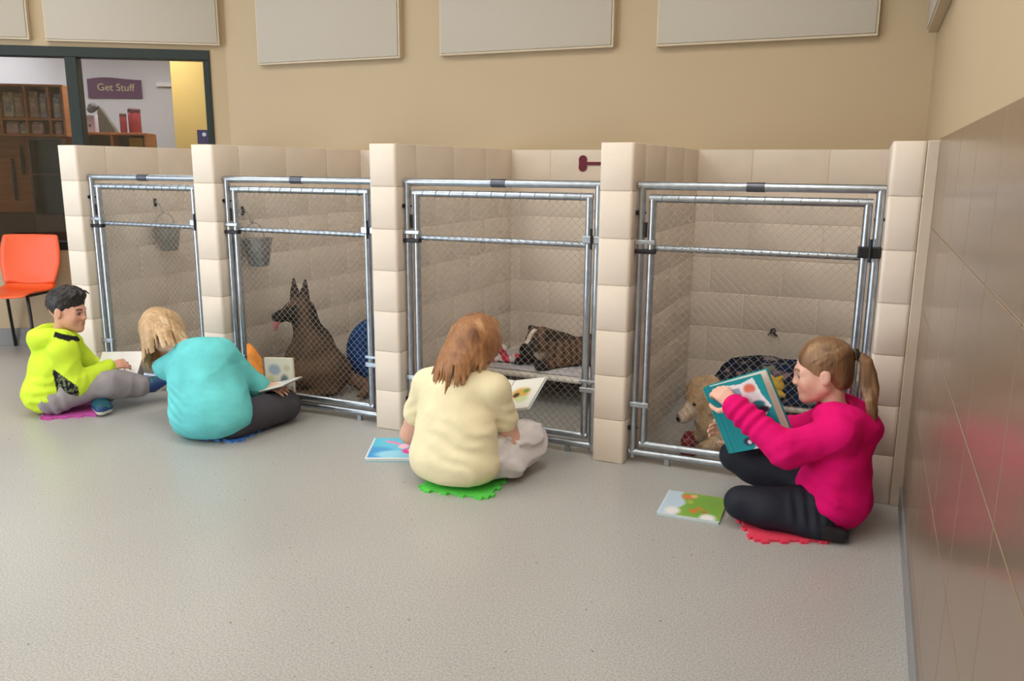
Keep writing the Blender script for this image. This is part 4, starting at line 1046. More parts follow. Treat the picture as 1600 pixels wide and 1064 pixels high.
# ------------------------------------------------------------------ kennel furniture
M['pvc'] = mat('white_pvc_tube', lin(222, 214, 204), .4, var=.04, vscale=20)
M['canvas'] = mat('dark_cot_fabric', lin(58, 58, 62), .85, bump=.2, bscale=300)
def cot(x0, x1, y0, y1, z, label):
    t = tag(empty('dog_cot', ((x0+x1)/2, (y0+y1)/2, 0)), label, 'dog bed', 'raised dog cots')
    ox, oy = (x0+x1)/2, (y0+y1)/2; a, b, c, d = x0-ox, x1-ox, y0-oy, y1-oy
    for p, q in (((a, c), (b, c)), ((a, d), (b, d)), ((a, c), (a, d)), ((b, c), (b, d))):
        MB().tube([(p[0], p[1], z), (q[0], q[1], z)], .019, 12).build('rail', M['pvc'], t, True)
    for p in ((a, c), (b, c), (a, d), (b, d)): MB().tube([(p[0], p[1], 0), (p[0], p[1], z+.012)], .021, 12).build('leg', M['pvc'], t, True)
    MB().box((a, c+.0, z-.002), (b, d, z+.004)).build('sling', M['canvas'], t)
    return t
cot(-2.24, -1.325, .74, 1.34, .165, 'white-framed raised dog cot under the brindle dog')
cot(-.93, -.22, .66, 1.34, .165, 'white-framed raised dog cot heaped with a dark patterned blanket')
def rumple(name, x0, x1, y0, y1, z, hfun, m, label, cat, colf=None, n=60, th=.012):
    """draped sheet with thickness"""
    nx, ny = n, int(n*(y1-y0)/(x1-x0))+2
    X, Y = np.meshgrid(np.linspace(x0, x1, nx), np.linspace(y0, y1, ny), indexing='ij'); Zt = z+hfun(X, Y)
    top = np.stack([X, Y, Zt], -1).reshape(-1, 3); bot = top.copy(); bot[:, 2] = np.maximum(z, top[:, 2]-th)
    V = np.concatenate([top, bot]); N = nx*ny; Fc = []
    idx = lambda i, j: i*ny+j
    for i in range(nx-1):
        for j in range(ny-1):
            Fc.append((idx(i, j), idx(i+1, j), idx(i+1, j+1), idx(i, j+1))); Fc.append((N+idx(i, j), N+idx(i, j+1), N+idx(i+1, j+1), N+idx(i+1, j)))
    for i in range(nx-1):
        for j in (0, ny-1): q = (idx(i, j), N+idx(i, j), N+idx(i+1, j), idx(i+1, j)); Fc.append(q if j == 0 else q[::-1])
    for j in range(ny-1):
        for i in (0, nx-1): q = (idx(i, j), idx(i, j+1), N+idx(i, j+1), N+idx(i, j)); Fc.append(q if i == 0 else q[::-1])
    o = A_((x0+x1)/2, (y0+y1)/2, z); me = bpy.data.meshes.new(name); me.from_pydata((V-o).tolist(), [], Fc); me.update()
    me.polygons.foreach_set('use_smooth', [True]*len(me.polygons))
    if colf is not None: paint(me, colf(V))
    return tag(link(name, me, m, None, tuple(o)), label, cat)
M['blanket'] = mat('fleece', lin(200, 196, 200), .9, attr=True, bump=.5, bscale=220, spec=.1)
edge = lambda X, x0, x1, w: np.minimum(sm(x0, x0+w, X), sm(x1, x1-w, X))
def h1(X, Y):
    P = np.stack([X.ravel(), Y.ravel(), X.ravel()*0], 1)
    return (.007+.006*(1+wav(P, 18, 2))*.5+.006*sm(.1, .8, wav(P, 10, 4))).reshape(X.shape)
rumple('blanket', -2.20, -1.35, .735, 1.20, .1855, h1, M['blanket'], 'pale grey fleece blanket spread under the brindle dog', 'blanket', lambda V: mixc(base_col(V, (206, 202, 206)), lin(170, 168, 178), sm(.1, .6, wav(V, 30, 2))*.6))
def h2(X, Y):
    P = np.stack([X.ravel(), Y.ravel(), X.ravel()*0], 1); e = edge(X, -.93, -.24, .10)*edge(Y, .64, 1.20, .16)
    return .004+e*(.125+.045*wav(P, 11, 1).reshape(X.shape)+.02*wav(P, 24, 3).reshape(X.shape))
def c2(V):
    c = base_col(V, (34, 38, 50)); c = mixc(c, lin(120, 128, 118), sm(.15, .4, wav(V, 46, 3))); c = mixc(c, lin(28, 46, 80), sm(.2, .4, wav(V, 40, 6))); c = mixc(c, lin(150, 128, 140), sm(.35, .55, wav(V, 52, 8)))
    return c
rumple('blanket', -.93, -.24, .64, 1.20, .1855, h2, M['blanket'], 'dark patterned blanket heaped on the cot behind the golden dog', 'blanket', c2, 80)
# yellow plush on the patterned blanket
def plush():
    p = at_y(1211, 602, .70); root = tag(empty('plush_toy', (float(p[0]), float(p[1]), .28)), 'small yellow plush toy on the dark patterned blanket', 'toy')
    F = Field(p-.09, p+.09, .004); F.ell(p, (.045, .035, .038), None, .01); F.ell(p+A_(-.035, -.012, -.016), (.026, .024, .024), None, .01)
    for a in (-1, 1): F.cap(p+A_(.01*a, -.01, .03), p+A_(.03*a, -.012, .05), .014, .008, .006); F.cap(p+A_(.02*a, -.02, -.03), p+A_(.045*a, -.03, -.04), .014, .012, .008)
    F.disp(wrinkle(.0018, 120, 1)); lnk(F, 'body', M['blanket'], root, lambda P: mixc(base_col(P, (222, 186, 66)), lin(216, 120, 60), sm(-.02, -.04, (P-p)[:, 0])*.7))
plush()
# rope toys, red and white, on the first cot
M['toy'] = mat('toy_cloth', lin(200, 40, 60), .7, attr=True, bump=.3, bscale=180)
def red_toy():
    p = at_y(795, 549, .86); z = .215
    root = tag(empty('plush_toy', (float(p[0]), float(p[1]), .19)), 'red and white plush toy lying on the cot in front of the brindle dog', 'toy')
    c = A_(p[0], p[1], .245); F = Field(c-.14, c+.14, .0045)
    F.cap(c+A_(-.05, 0, -.035), c+A_(.05, -.01, -.035), .028, .026, .015); F.ell(c+A_(.055, -.01, -.015), (.032, .028, .026), None, .012); F.ell(c+A_(-.04, 0, .028), (.030, .026, .026), None, .012)
    F.cap(c+A_(-.04, 0, .01), c+A_(-.02, 0, -.03), .018, .02, .012); F.cap(c+A_(-.05, -.01, -.035), c+A_(-.10, -.03, -.045), .018, .016, .01)
    F.cut((0, 0, .204), (0, 0, -1)); F.disp(wrinkle(.0015, 120, 3))
    def col(P):
        w = sm(-.2, .2, np.sin((P-c)[:, 0]*62+(P-c)[:, 2]*48)); return mixc(base_col(P, (206, 40, 66)), lin(226, 216, 214), w)
    lnk(F, 'body', M['toy'], root, col)
red_toy()
# dark red rubber toy on the floor by the golden dog
def rubber():
    p = at_z(1082, 700, .03); p = A_(-.90, .26, 0)
    root = tag(empty('chew_toy', tuple(p)), 'dark red rubber chew toy on the kennel floor below the golden dog', 'toy')
    MB().lathe([(0, 0), (.034, .002), (.042, .02), (.040, .036), (.031, .048), (.034, .056), (.036, .068), (.030, .082), (.024, .088), (.026, .096), (.022, .108), (.008, .114), (0, .114)], 24).build('body', mat('red_rubber', lin(122, 22, 30), .45, var=.05), root, True)
rubber()
# blue bolster bed behind the shepherd
def bolster():
    root = tag(empty('dog_bed', (-2.72, .78, 0)), 'blue padded dog bed standing behind the German shepherd', 'dog bed')
    F = Field(A_(-3.12, .50, 0), A_(-2.44, 1.2, .44), .008); c = A_(-2.84, .80, .216)
    ring = [c+A_(.20*math.cos(t), .06*math.sin(t)+.04*math.cos(t),   .14*math.sin(t)) for t in [2*PI*q/20 for q in range(21)]]
    F.chain(ring, [.075]*21, .03); F.ell(c, (.22, .07, .15), None, .04)
    F.cut((0, 0, .003), (0, 0, -1)); F.disp(wrinkle(.006, 24, 3))
    lnk(F, 'cushion', M['blanket'], root, lambda P: mixc(base_col(P, (34, 70, 132)), lin(52, 98, 164), sm(.1, .7, wav(P, 30, 1))*.7))
bolster()
# ------------------------------------------------------------------ foam mats
def mat_poly(s, tabs=4, tw=.030, td=.016):
    """square puzzle-edged foam tile outline"""
    P = []; pitch = s/tabs
    for side in range(4):
        a = side*PI/2; ca, sa = math.cos(a), math.sin(a)
        def pt(x, y): P.append((x*ca-y*sa, x*sa+y*ca))
        pt(-s/2, -s/2)
        for k in range(tabs):
            cx = -s/2+(k+.5)*pitch
            pt(cx-tw*.32, -s/2); pt(cx-tw*.55, -s/2-td*.65); pt(cx-tw*.42, -s/2-td); pt(cx+tw*.42, -s/2-td); pt(cx+tw*.55, -s/2-td*.65); pt(cx+tw*.32, -s/2)
    return P
def foam(loc, rz, rgb, label, s=.30):
    m = mat('foam', lin(*rgb), .75, var=.05, vscale=90, bump=.3, bscale=400)
    o = MB().prism(mat_poly(s), 0, .010).build('foam_mat', m, None, False, (loc[0], loc[1], 0), (0, 0, rz))
    tag(o, label, 'mat', 'puzzle foam mats on the floor')
foam((-1.690, -.480), .10, (92, 214, 84), 'green puzzle-edged foam mat under the person in the yellow T-shirt')
foam((-.418, -.385), .42, (232, 62, 92), 'red puzzle-edged foam mat under the person in the magenta hoodie', .28)
foam((-4.085, -.425), .74, (206, 88, 176), 'pink puzzle-edged foam mat under the person in the neon hoodie', .28)
foam((-3.075, -.365), .12, (70, 130, 216), 'blue puzzle-edged foam mat under the person in the turquoise top', .27)

# ------------------------------------------------------------------ books
M['page'] = mat('paper_edges', lin(236, 232, 222), .8, bump=.2, bscale=600, stretch=(1, 1, 20))
M['art'] = mat('printed_cover', lin(200, 200, 200), .35, attr=True, spec=.4)
M['paper'] = mat('printed_page', lin(240, 238, 232), .7, attr=True, spec=.3)
def art_plane(w, h, fn, th, n=56):
    """thin printed board, x 0..w, y 0..h, top face at z=th, coloured per vertex by fn(u, v)"""
    nx, ny = n, max(8, int(n*h/w)); X, Y = np.meshgrid(np.linspace(0, w, nx), np.linspace(0, h, ny), indexing='ij')
    top = np.stack([X, Y, 0*X+th], -1).reshape(-1, 3); N = len(top); c4 = A_(0, 0, 0), A_(w, 0, 0), A_(w, h, 0), A_(0, h, 0)
    idx = lambda i, j: i*ny+j
    Fc = [(idx(i, j), idx(i+1, j), idx(i+1, j+1), idx(i, j+1)) for i in range(nx-1) for j in range(ny-1)]
    V = np.concatenate([top, np.array(c4)]); b = N
    Fc.append((b, b+3, b+2, b+1))
    Fc.append(tuple([b, b+1]+[idx(i, 0) for i in range(nx-1, -1, -1)])); Fc.append(tuple([b+2, b+3]+[idx(i, ny-1) for i in range(nx)]))
    Fc.append(tuple([b+3, b]+[idx(0, j) for j in range(ny)])); Fc.append(tuple([b+1, b+2]+[idx(nx-1, j) for j in range(ny-1, -1, -1)]))
    me = bpy.data.meshes.new('board'); me.from_pydata(V.tolist(), [], Fc); me.update()
    u = V[:, 0]/w; v = V[:, 1]/h; paint(me, fn(u, v)); return me
def blob(c, u, v, cu, cv, ru, rv, col, soft=.25, w=1.): d = np.sqrt(((u-cu)/ru)**2+((v-cv)/rv)**2); return mixc(c, lin(*col), sm(1+soft, 1-soft, d)*w)
def solid(u, rgb): return np.tile(np.array(lin(*rgb)[:3]), (len(u), 1))
def mtx(o, x, y, z): return Matrix(((x[0], y[0], z[0], o[0]), (x[1], y[1], z[1], o[1]), (x[2], y[2], z[2], o[2]), (0, 0, 0, 1)))
def closed_book(loc, rz, w, h, th, fn, rgb, label):
    t = tag(empty('book', loc, (0, 0, rz)), label, 'book')
    m = mat('book_cloth', lin(*rgb), .4)
    MB().box((0, 0, 0), (w, h, .0022)).build('back_cover', m, t)
    MB().box((.004, .004, .0022), (w-.004, h-.004, th-.0022)).build('page_block', M['page'], t)
    link('front_cover', art_plane(w, h, fn, .0022), M['art'], t, (0, 0, th-.0022))
    return t
def fn_blue(u, v):
    c = solid(u, (86, 200, 232)); c = blob(c, u, v, .15, .25, .3, .3, (60, 160, 226)); c = blob(c, u, v, .5, .2, .35, .18, (150, 220, 244)); c = blob(c, u, v, .78, .6, .22, .3, (40, 190, 200), .4)
    t = np.abs(v-(.72+.10*np.sin(u*7))); c = mixc(c, lin(238, 130, 180), sm(.07, .03, t)*sm(.2, .3, u)*sm(.75, .65, u))
    c = blob(c, u, v, .72, .36, .14, .13, (236, 60, 160)); c = blob(c, u, v, .58, .58, .09, .12, (250, 200, 216)); c = blob(c, u, v, .72, .40, .05, .05, (250, 220, 235))
    return mixc(c, lin(240, 246, 250), ((u < .035) | (v < .05)).astype(float))
closed_book((-2.218, -.452, 0), .42, .27, .29, .016, fn_blue, (90, 190, 220), 'pale blue picture book with pink shapes lying on the floor beside the yellow T-shirt')
def fn_green(u, v):
    c = solid(u, (140, 182, 74)); c = blob(c, u, v, .62, .5, .3, .5, (118, 170, 64), .5); c = mixc(c, lin(190, 212, 230), sm(.34, .27, u+.06*np.sin(v*9)))
    for (a, b, r, col) in ((.36, .82, .09, (214, 120, 70)), (.46, .88, .06, (228, 180, 130)), (.55, .28, .07, (206, 122, 52)), (.62, .40, .06, (190, 140, 60)), (.72, .30, .04, (214, 96, 60)), (.44, .62, .05, (180, 190, 70)), (.22, .18, .12, (236, 236, 236)), (.8, .08, .12, (246, 244, 240))): c = blob(c, u, v, a, b, r, r*1.2, col, .4)
    return mixc(c, lin(206, 222, 236), ((u < .02) | (v < .03)).astype(float))
closed_book((-.868, -.484, 0), .03, .238, .245, .012, fn_green, (170, 200, 206), 'green and light blue picture book lying on the floor by the dark leggings')
# --- open books: two boards with page blocks, hinged at the spine; local x across, y up the page, z out of the page
def open_book(M4, w, h, ang, fnL, fnR, rgb, label, th=.012, coverL=None, coverR=None):
    t = tag(empty('book'), label, 'book'); t.matrix_world = M4
    m = mat('book_board', lin(*rgb), .45)
    for q, fn, cov in ((-1, fnL, coverL), (1, fnR, coverR)):
        a = q*ang; R4 = Matrix.Rotation(-a, 4, 'Y')
        if q < 0: R4 = R4 @ Matrix.Translation((-w, 0, 0))
        o = MB().box((0, -.003, -.0024), (w+.003 if q > 0 else w, h+.003, 0)).build('cover', m, t); o.matrix_local = R4
        if cov is not None:
            o2 = link('cover_print', art_plane(w, h+.006, cov, .0008), M['art'], o); o2.matrix_local = mtx((w, -.003, -.0025), (-1, 0, 0), (0, 1, 0), (0, 0, -1))
        o = MB().box((.002, 0, 0), (w-.004, h, th), bev=.002, seg=1).build('page_block', M['page'], t); o.matrix_local = R4
        o = link('printed_page', art_plane(w-.006, h-.002, fn, .0006), M['paper'], t); o.matrix_local = R4 @ Matrix.Translation((.003, .001, th))
    return t
def fn_page(u, v):
    c = solid(u, (240, 238, 230)); c = blob(c, u, v, .45, .5, .3, .2, (214, 170, 84), .4); c = blob(c, u, v, .35, .45, .1, .08, (70, 66, 60), .3); c = blob(c, u, v, .62, .58, .1, .07, (120, 150, 70), .4); c = blob(c, u, v, .6, .3, .2, .1, (206, 222, 170), .4)
    return c
def fn_text(u, v):
    c = solid(u, (238, 236, 228)); ln = ((v*22) % 1 > .55) & (u > .12) & (u < .88) & (v > .12) & (v < .55); c = mixc(c, lin(150, 148, 146), ln*.6)
    return blob(c, u, v, .5, .76, .3, .14, (150, 180, 206), .4)
def plane_axes(o, px, py):
    """axes from origin o, point along x and point roughly along y"""
    o = A_(*o); x = nrm(A_(*px)-o); y = A_(*py)-o; y = nrm(y-x*(y@x)); return o, x, y, np.cross(x, y)
# book on the lap of the woman in yellow
o, x, y, z = plane_axes((-1.672, -.205, .240), (-1.537, -.215, .255), (-1.637, -.04, .320))
open_book(mtx(o, x, y, z), .17, .22, .14, fn_text, fn_page, (206, 216, 220), 'open picture book with white pages in the lap of the yellow T-shirt', .006)
# book lying on the knees of the woman in turquoise (seen from its grey underside edge)
bc_ = at_y(409, 612, -.235)
o, x, y, z = plane_axes(tuple(bc_), tuple(bc_+A_(.85, .12, .22)), tuple(bc_+A_(-.13, .98, .0)))
open_book(mtx(o, x, y, z), .135, .19, .05, fn_text, fn_text, (116, 112, 116), 'open grey-backed book resting on the dark grey leggings', .006)
# orange picture book standing open against the second gate
def fn_or(u, v):
    c = solid(u, (232, 140, 56)); c = blob(c, u, v, .5, .35, .4, .25, (244, 196, 110), .4); c = blob(c, u, v, .45, .3, .2, .15, (206, 214, 222), .3); return c
def fn_seuss(u, v):
    c = solid(u, (214, 212, 198)); c = blob(c, u, v, .35, .7, .22, .14, (150, 166, 186), .4); c = blob(c, u, v, .7, .42, .14, .16, (110, 124, 130), .4); c = blob(c, u, v, .35, .2, .22, .13, (214, 160, 90), .4); c = blob(c, u, v, .6, .16, .1, .08, (226, 120, 60), .4); c = blob(c, u, v, .2, .45, .12, .1, (190, 196, 150), .5); c = blob(c, u, v, .8, .75, .12, .08, (196, 186, 160), .4)
    return c
b0 = at_y(416, 606, -.005); b1 = at_y(459, 608, -.02); b2 = at_y(417, 560, .005)
o, x, y, z = plane_axes(tuple(b0), tuple(b1), tuple(b2))
t = tag(empty('book'), 'picture book with a curling orange page held up in front of the shepherd gate', 'book'); t.matrix_world = mtx(o, x, y, z)
wR = float(np.linalg.norm(b1-b0)); hR = .21
MB().box((-.002, -.045, -.014), (wR+.003, hR-.043, -.0115)).build('cover', mat('book_board_tan', lin(188, 170, 140), .5), t)
MB().box((0, -.043, -.0115), (wR, hR-.045, -.001)).build('page_block', M['page'], t)
link('printed_page', art_plane(wR-.002, hR-.004, fn_seuss, .0006), M['paper'], t, (.001, -.043, -.001))
pg = MB(); n_ = 14; rows = []
cur = [(-.004-.075*math.sin(s*.5*PI)*.8, .03*s+.02*math.sin(s*PI), .012+.055*math.sin(s*PI*.55)) for s in [k/n_ for k in range(n_+1)]]
bm = pg.bm
for k, (cx, dy, cz) in enumerate(cur):
    s = k/n_; rows.append([bm.verts.new((cx, -.043+dy*.3, cz)), bm.verts.new((cx+.006, .08+dy*.3, cz)), bm.verts.new((cx*.8, .165+.085*math.sin(min(1, s*1.3)*PI*.62), cz))])
for a, b in zip(rows, rows[1:]):
    for j in range(2): bm.faces.new((a[j], b[j], b[j+1], a[j+1]))
po = pg.build('turning_page', mat('orange_page', lin(236, 146, 60), .6, var=.25, vscale=18), t, 'full')
sd = po.modifiers.new('thickness', 'SOLIDIFY'); sd.thickness = .0015
# white papers of the boy
c0, c1, c2_ = at_y(149, 585, -.255), at_y(215, 584, -.175), at_y(141, 543, -.17)
o, x, y, z = plane_axes(tuple(c0), tuple(c1), tuple(c2_)); ww = float(np.linalg.norm(c1-c0)); hh = .19
t = tag(empty('book'), 'thin white booklet held up by the person in the neon hoodie', 'book'); t.matrix_world = mtx(o-y*.045, x, y, z)
M['white_paper'] = mat('white_paper', lin(248, 247, 250), .65, var=.015, vscale=20)
MB().box((0, 0, 0), (ww*.5-.0005, hh, .003), bev=.001, seg=1).build('left_leaf', M['white_paper'], t)
MB().box((ww*.5+.0005, 0, 0), (ww, hh, .003), bev=.001, seg=1).build('right_leaf', M['white_paper'], t)
# teal book of the girl: spine towards the far left, near cover facing us
s0, s1 = at_y(1142, 708, -.325), at_y(1101, 606, -.325)
e1 = at_y(1188, 583, -.405)
yv = nrm(s1-s0); hB = float(np.linalg.norm(s1-s0)); xv = e1-s1; xv = nrm(xv-yv*(xv@yv)); wB = float(abs((e1-s1)@xv)); zv = np.cross(xv, yv)   # zv points to the camera side
if zv[1] > 0: zv = -zv
t = tag(empty('book'), 'teal hardcover book with a white picture on its cover, held by the person in magenta', 'book')
t.matrix_world = mtx(s0, xv, yv, np.cross(xv, yv))
sg = 1 if np.cross(xv, yv)[1] < 0 else -1
def fn_teal(u, v):
    c = solid(u, (16, 152, 160)); c = blob(c, u, v, .1, .8, .4, .8, (10, 140, 152), .6)
    def poly(c, pts, col):
        ins = np.zeros(len(u), bool); n = len(pts)
        for i in range(n):
            (x1, y1), (x2, y2) = pts[i], pts[(i+1) % n]
            cr = ((y1 > v) != (y2 > v)) & (u < (x2-x1)*(v-y1)/(y2-y1+1e-9)+x1); ins ^= cr
        return mixc(c, lin(*col), ins.astype(float))
    c = poly(c, [(.22, .90), (.30, .96), (.62, .93), (.86, .98), (.90, .72), (.98, .55), (.82, .42), (.62, .46), (.45, .36), (.30, .44), (.22, .62)], (236, 238, 240))
    c = poly(c, [(.26, .88), (.58, .88), (.56, .6), (.46, .42), (.32, .48), (.26, .62)], (150, 176, 196))
    c = blob(c, u, v, .74, .84, .10, .07, (226, 120, 96), .3); c = blob(c, u, v, .72, .70, .14, .09, (214, 216, 220), .3); c = blob(c, u, v, .78, .60, .12, .06, (30, 120, 128), .3); c = blob(c, u, v, .84, .52, .10, .05, (34, 40, 52), .3)
    c = poly(c, [(.42, .0), (.80, .0), (.95, .05), (.95, .26), (.72, .22)], (222, 224, 230)); c = blob(c, u, v, .40, .12, .10, .06, (52, 50, 84), .2); c = blob(c, u, v, .40, .11, .035, .03, (230, 230, 240), .2)
    c = mixc(c, lin(8, 122, 134), ((u > .06) & (u < .09)).astype(float)*.8); c = mixc(c, lin(8, 112, 128), ((u > .15) & (u < .165)).astype(float)*.6)
    return c
near_c = link('front_cover', art_plane(wB, hB, fn_teal, .0028, 90), M['art'], t)
if sg < 0: near_c.matrix_local = Matrix.Scale(-1, 4, (0, 0, 1))
MB().box((.004, .005, -.014*sg if sg > 0 else .0), (wB-.006, hB-.005, -.0005*sg if sg > 0 else .014)).build('page_block', M['page'], t)
mt_ = mat('teal_board', lin(14, 146, 154), .4)
o = MB().box((0, 0, -.0026), (wB, hB, 0)).build('back_cover', mt_, t); o.matrix_local = Matrix.Translation((-.004, 0, -.034*sg)) @ Matrix.Rotation(.16*sg, 4, 'Y')
o = MB().box((.006, .005, 0), (wB-.006, hB-.005, .012)).build('page_block', M['page'], t); o.matrix_local = Matrix.Translation((-.004, 0, -.034*sg)) @ Matrix.Rotation(.16*sg, 4, 'Y')
MB().box((-.008, 0, -.036 if sg > 0 else -.002), (-.001, hB, .003 if sg > 0 else .036), bev=.002).build('spine', mt_, t)

# ------------------------------------------------------------------ orange chair by the window
M['orange'] = mat('orange_plastic', lin(238, 92, 40), .38, var=.04, vscale=6)
def chair():
    r = tag(empty('chair', (-5.615, .410, 0), (0, 0, LA-.18)), 'orange plastic shell chair with black legs under the shop window', 'chair')
    # profile in the local y (front negative) / z plane, from the front lip of the seat up the back
    prof = [(-.235, .425), (-.225, .440), (-.16, .450), (-.06, .444), (.06, .438), (.13, .444), (.165, .475), (.185, .53), (.205, .62), (.225, .72), (.243, .805), (.250, .815)]
    wid = [.19, .205, .22, .222, .205, .185, .178, .195, .218, .215, .198, .185]
    n = 14
    def strip(i0, i1, name, slot=None):
        m = MB(); bm = m.bm; G = []
        Q = bez([(0, p[0], p[1]) for p in prof], 44); W = np.interp(np.linspace(0, 11, 45), range(12), wid)
        for k in range(int(i0*44), int(i1*44)+1):
            row = []
            for j in range(n+1):
                s = -1+2*j/n; dish = .022*s*s; back = k/44 > .55
                row.append(bm.verts.new((s*W[k], Q[k][1]-(dish*1.6 if back else 0), Q[k][2]+(0 if back else dish*.6))))
            G.append(row)
        for a, b in zip(G, G[1:]):
            for j in range(n): bm.faces.new((a[j], a[j+1], b[j+1], b[j]))
        o = m.build(name, M['orange'], r, 'full'); md = o.modifiers.new('thickness', 'SOLIDIFY'); md.thickness = .009; md.offset = 0; return o
    strip(0, 24/44, 'seat'); bk = strip(24/44, 1, 'backrest')
    for k in range(11):   # shallow moulded ribs on the back
        x = -.13+.026*k
        MB().tube([(x, .198+.0-.030*(x/.2)**2, .56), (x, .214-.030*(x/.2)**2, .66), (x, .232-.030*(x/.2)**2, .77)], .003, 6).build('rib', M['orange'], bk, True)
    for sx in (-1, 1):
        MB().tube([(sx*.15, -.14, .435), (sx*.19, -.19, .30), (sx*.215, -.225, .0)], .011, 10).build('leg', M['black'], r, True)
        MB().tube([(sx*.15, .10, .425), (sx*.19, .17, .30), (sx*.215, .235, .0)], .011, 10).build('leg', M['black'], r, True)
        MB().tube([(sx*.15, -.145, .430), (sx*.15, .105, .425)], .010, 8).build('seat_rail', M['black'], r, True)
chair()

# ------------------------------------------------------------------ the shop behind the window (wall-local coordinates)
def sp(px, py, yl):
    d = FW+RT*(px-800)/F_PX-UP*(py-532)/F_PX; n = A_(-math.sin(LA), math.cos(LA), 0); P0 = A_(*LO)+n*yl
    P = CAM+d*(((P0-CAM)@n)/(d@n)); q = P-A_(*LO); return A_(q[0]*math.cos(LA)+q[1]*math.sin(LA), yl, P[2])
M['shop_wall'] = mat('shop_wall_white', lin(206, 204, 212), .7); M['shop_ceiling'] = mat('shop_ceiling', lin(226, 226, 230), .8)
M['shop_yellow'] = mat('shop_yellow_wall', lin(226, 190, 112), .7); M['wood'] = mat('orange_shop_wood', lin(176, 104, 58), .5, var=.18, vscale=3, stretch=(1, 1, 14))
M['wood_dark'] = mat('dark_shop_wood', lin(78, 46, 36), .5, var=.15, vscale=4)
def shopbox(name, lo, hi, m, kind=True, bev=0):
    o = MB().box(lo, hi, bev=bev).build(name, m, None, False, LO, (0, 0, LA))
    if kind: o['kind'] = 'structure'
    return o
shopbox('wall_shop_back', (-4.4, 2.9, 0), (1.0, 3.0, 2.62), M['shop_wall'])
shopbox('ceiling_shop', (-4.4, .125, 2.62), (1.0, 3.0, 2.70), M['shop_ceiling'])
shopbox('wall_shop_end', (.0, .5, 0), (.10, 2.9, 2.62), M['shop_wall'])
shopbox('wall_shop_side', (-4.5, .125, 0), (-4.4, 3.0, 2.62), M['shop_wall'])
shopbox('wall_shop_pillar', (-.92, 2.3, 0), (-.30, 2.9, 2.62), M['shop_yellow'])
shopbox('trim_shop', (-1.20, 2.86, 2.10), (-.93, 2.9, 2.14), M['shop_ceiling'])
t = tag(empty('ceiling_light', lw(-1.0, 1.6, 2.57), (0, 0, LA)), 'ceiling light inside the shop behind the green window', 'light')
M['lamp2'] = mat('shop_lamp', lin(255, 252, 245), .5, emit=((1, .96, .9, 1), 12.0))
link('lamp_frame', tr_f, M['white'], t); link('diffuser', MB().box((-.30, -.60, .012), (.30, .60, .03)).mesh('diffuser'), M['lamp2'], t)
t = tag(empty('ceiling_light', lw(-2.7, 2.0, 2.57), (0, 0, LA)), 'added unseen ceiling light brightening the shop over the wooden display wall', 'light')  # second shop lamp, unseen, added to lift the dim left pane
link('lamp_frame', tr_f, M['white'], t); link('diffuser', MB().box((-.30, -.60, .012), (.30, .60, .03)).mesh('diffuser'), M['lamp2'], t)
# tall wooden display wall
def display():
    t = tag(empty('display_shelf', lw(-1.95, 1.3, 0), (0, 0, LA)), 'orange wooden shop display wall with shelves seen through the left pane', 'shelf')
    ox = -1.95; yb = .12
    MB().box((-.75, yb-.03, 0), (.43, yb, 1.965), bev=.003).build('back_panel', M['wood'], t)
    for z in (1.935, 1.665, 1.535): MB().box((-.75, -.14, z), (.43, yb-.03, z+.018), bev=.002).build('shelf_board', M['wood'], t)
    for x in (-.75, -.08, .118, .30, .41): MB().box((x, -.14, 1.535), (x+.018, yb-.03, 1.953), bev=.002).build('divider', M['wood'], t)
    for k in range(9): MB().box((-.75, yb-.040, .95+.062*k), (.20, yb-.03, .95+.062*k+.050), bev=.002).build('slat', M['wood'], t)
    MB().box((-.75, -.16, 0), (.43, yb-.03, .90), bev=.004).build('counter', M['wood_dark'], t)
    for q_, (x, z0, z1) in enumerate(((-.02, 1.22, 1.46), (.05, 1.05, 1.42), (.15, 1.16, 1.44), (-.10, 1.0, 1.35))):
        MB().tube([(x, yb-.06, z1), (x+.008, yb-.075, (z0+z1)/2), (x, yb-.06, z0)], [.010, .016, .012], 8).build('hanging_leash', M['black'], t, True)
display()
bagm = [mat('treat_bag', lin(*c), .45, var=.35, vscale=22) for c in ((186, 166, 142), (170, 140, 116), (150, 138, 150), (196, 150, 140))]
def bag(x, z, w, h, k, label):
    t = tag(empty('treat_bag', lw(x, 1.21, z), (0, 0, LA)), label, 'bag', 'packaged treats on the shop shelves')
    MB().box((0, -.03, .001), (w, .03, h*.86), bev=.014, seg=3).build('pouch', bagm[k], t, True)
    MB().box((.004, -.004, h*.84), (w-.004, .004, h), bev=.002).build('seal', bagm[k], t)
    MB().box((w*.2, -.033, h*.25), (w*.8, -.0295, h*.6), bev=.002).build('label_patch', bagm[(k+2) % 4], t)
bag(-2.005, 1.683, .085, .21, 0, 'tan treat bag on the top shop shelf, widest of the row'); bag(-1.918, 1.683, .075, .20, 1, 'brown treat bag in the middle of the top shop shelf'); bag(-1.805, 1.683, .075, .215, 1, 'brown treat bag on the top shop shelf right of the divider'); bag(-1.722, 1.683, .065, .20, 2, 'grey treat bag on the top shop shelf beside a brown one'); bag(-1.618, 1.683, .07, .20, 2, 'grey treat bag on the top shop shelf next to the window mullion')
bag(-2.00, 1.553, .10, .10, 3, 'flat pinkish treat bag on the lower shop shelf'); bag(-1.89, 1.553, .055, .095, 0, 'small tan treat bag on the lower shop shelf'); bag(-1.80, 1.553, .09, .10, 3, 'pinkish treat bag on the lower shop shelf right of the divider'); bag(-1.62, 1.553, .06, .10, 3, 'narrow pinkish treat bag on the lower shop shelf next to the mullion')
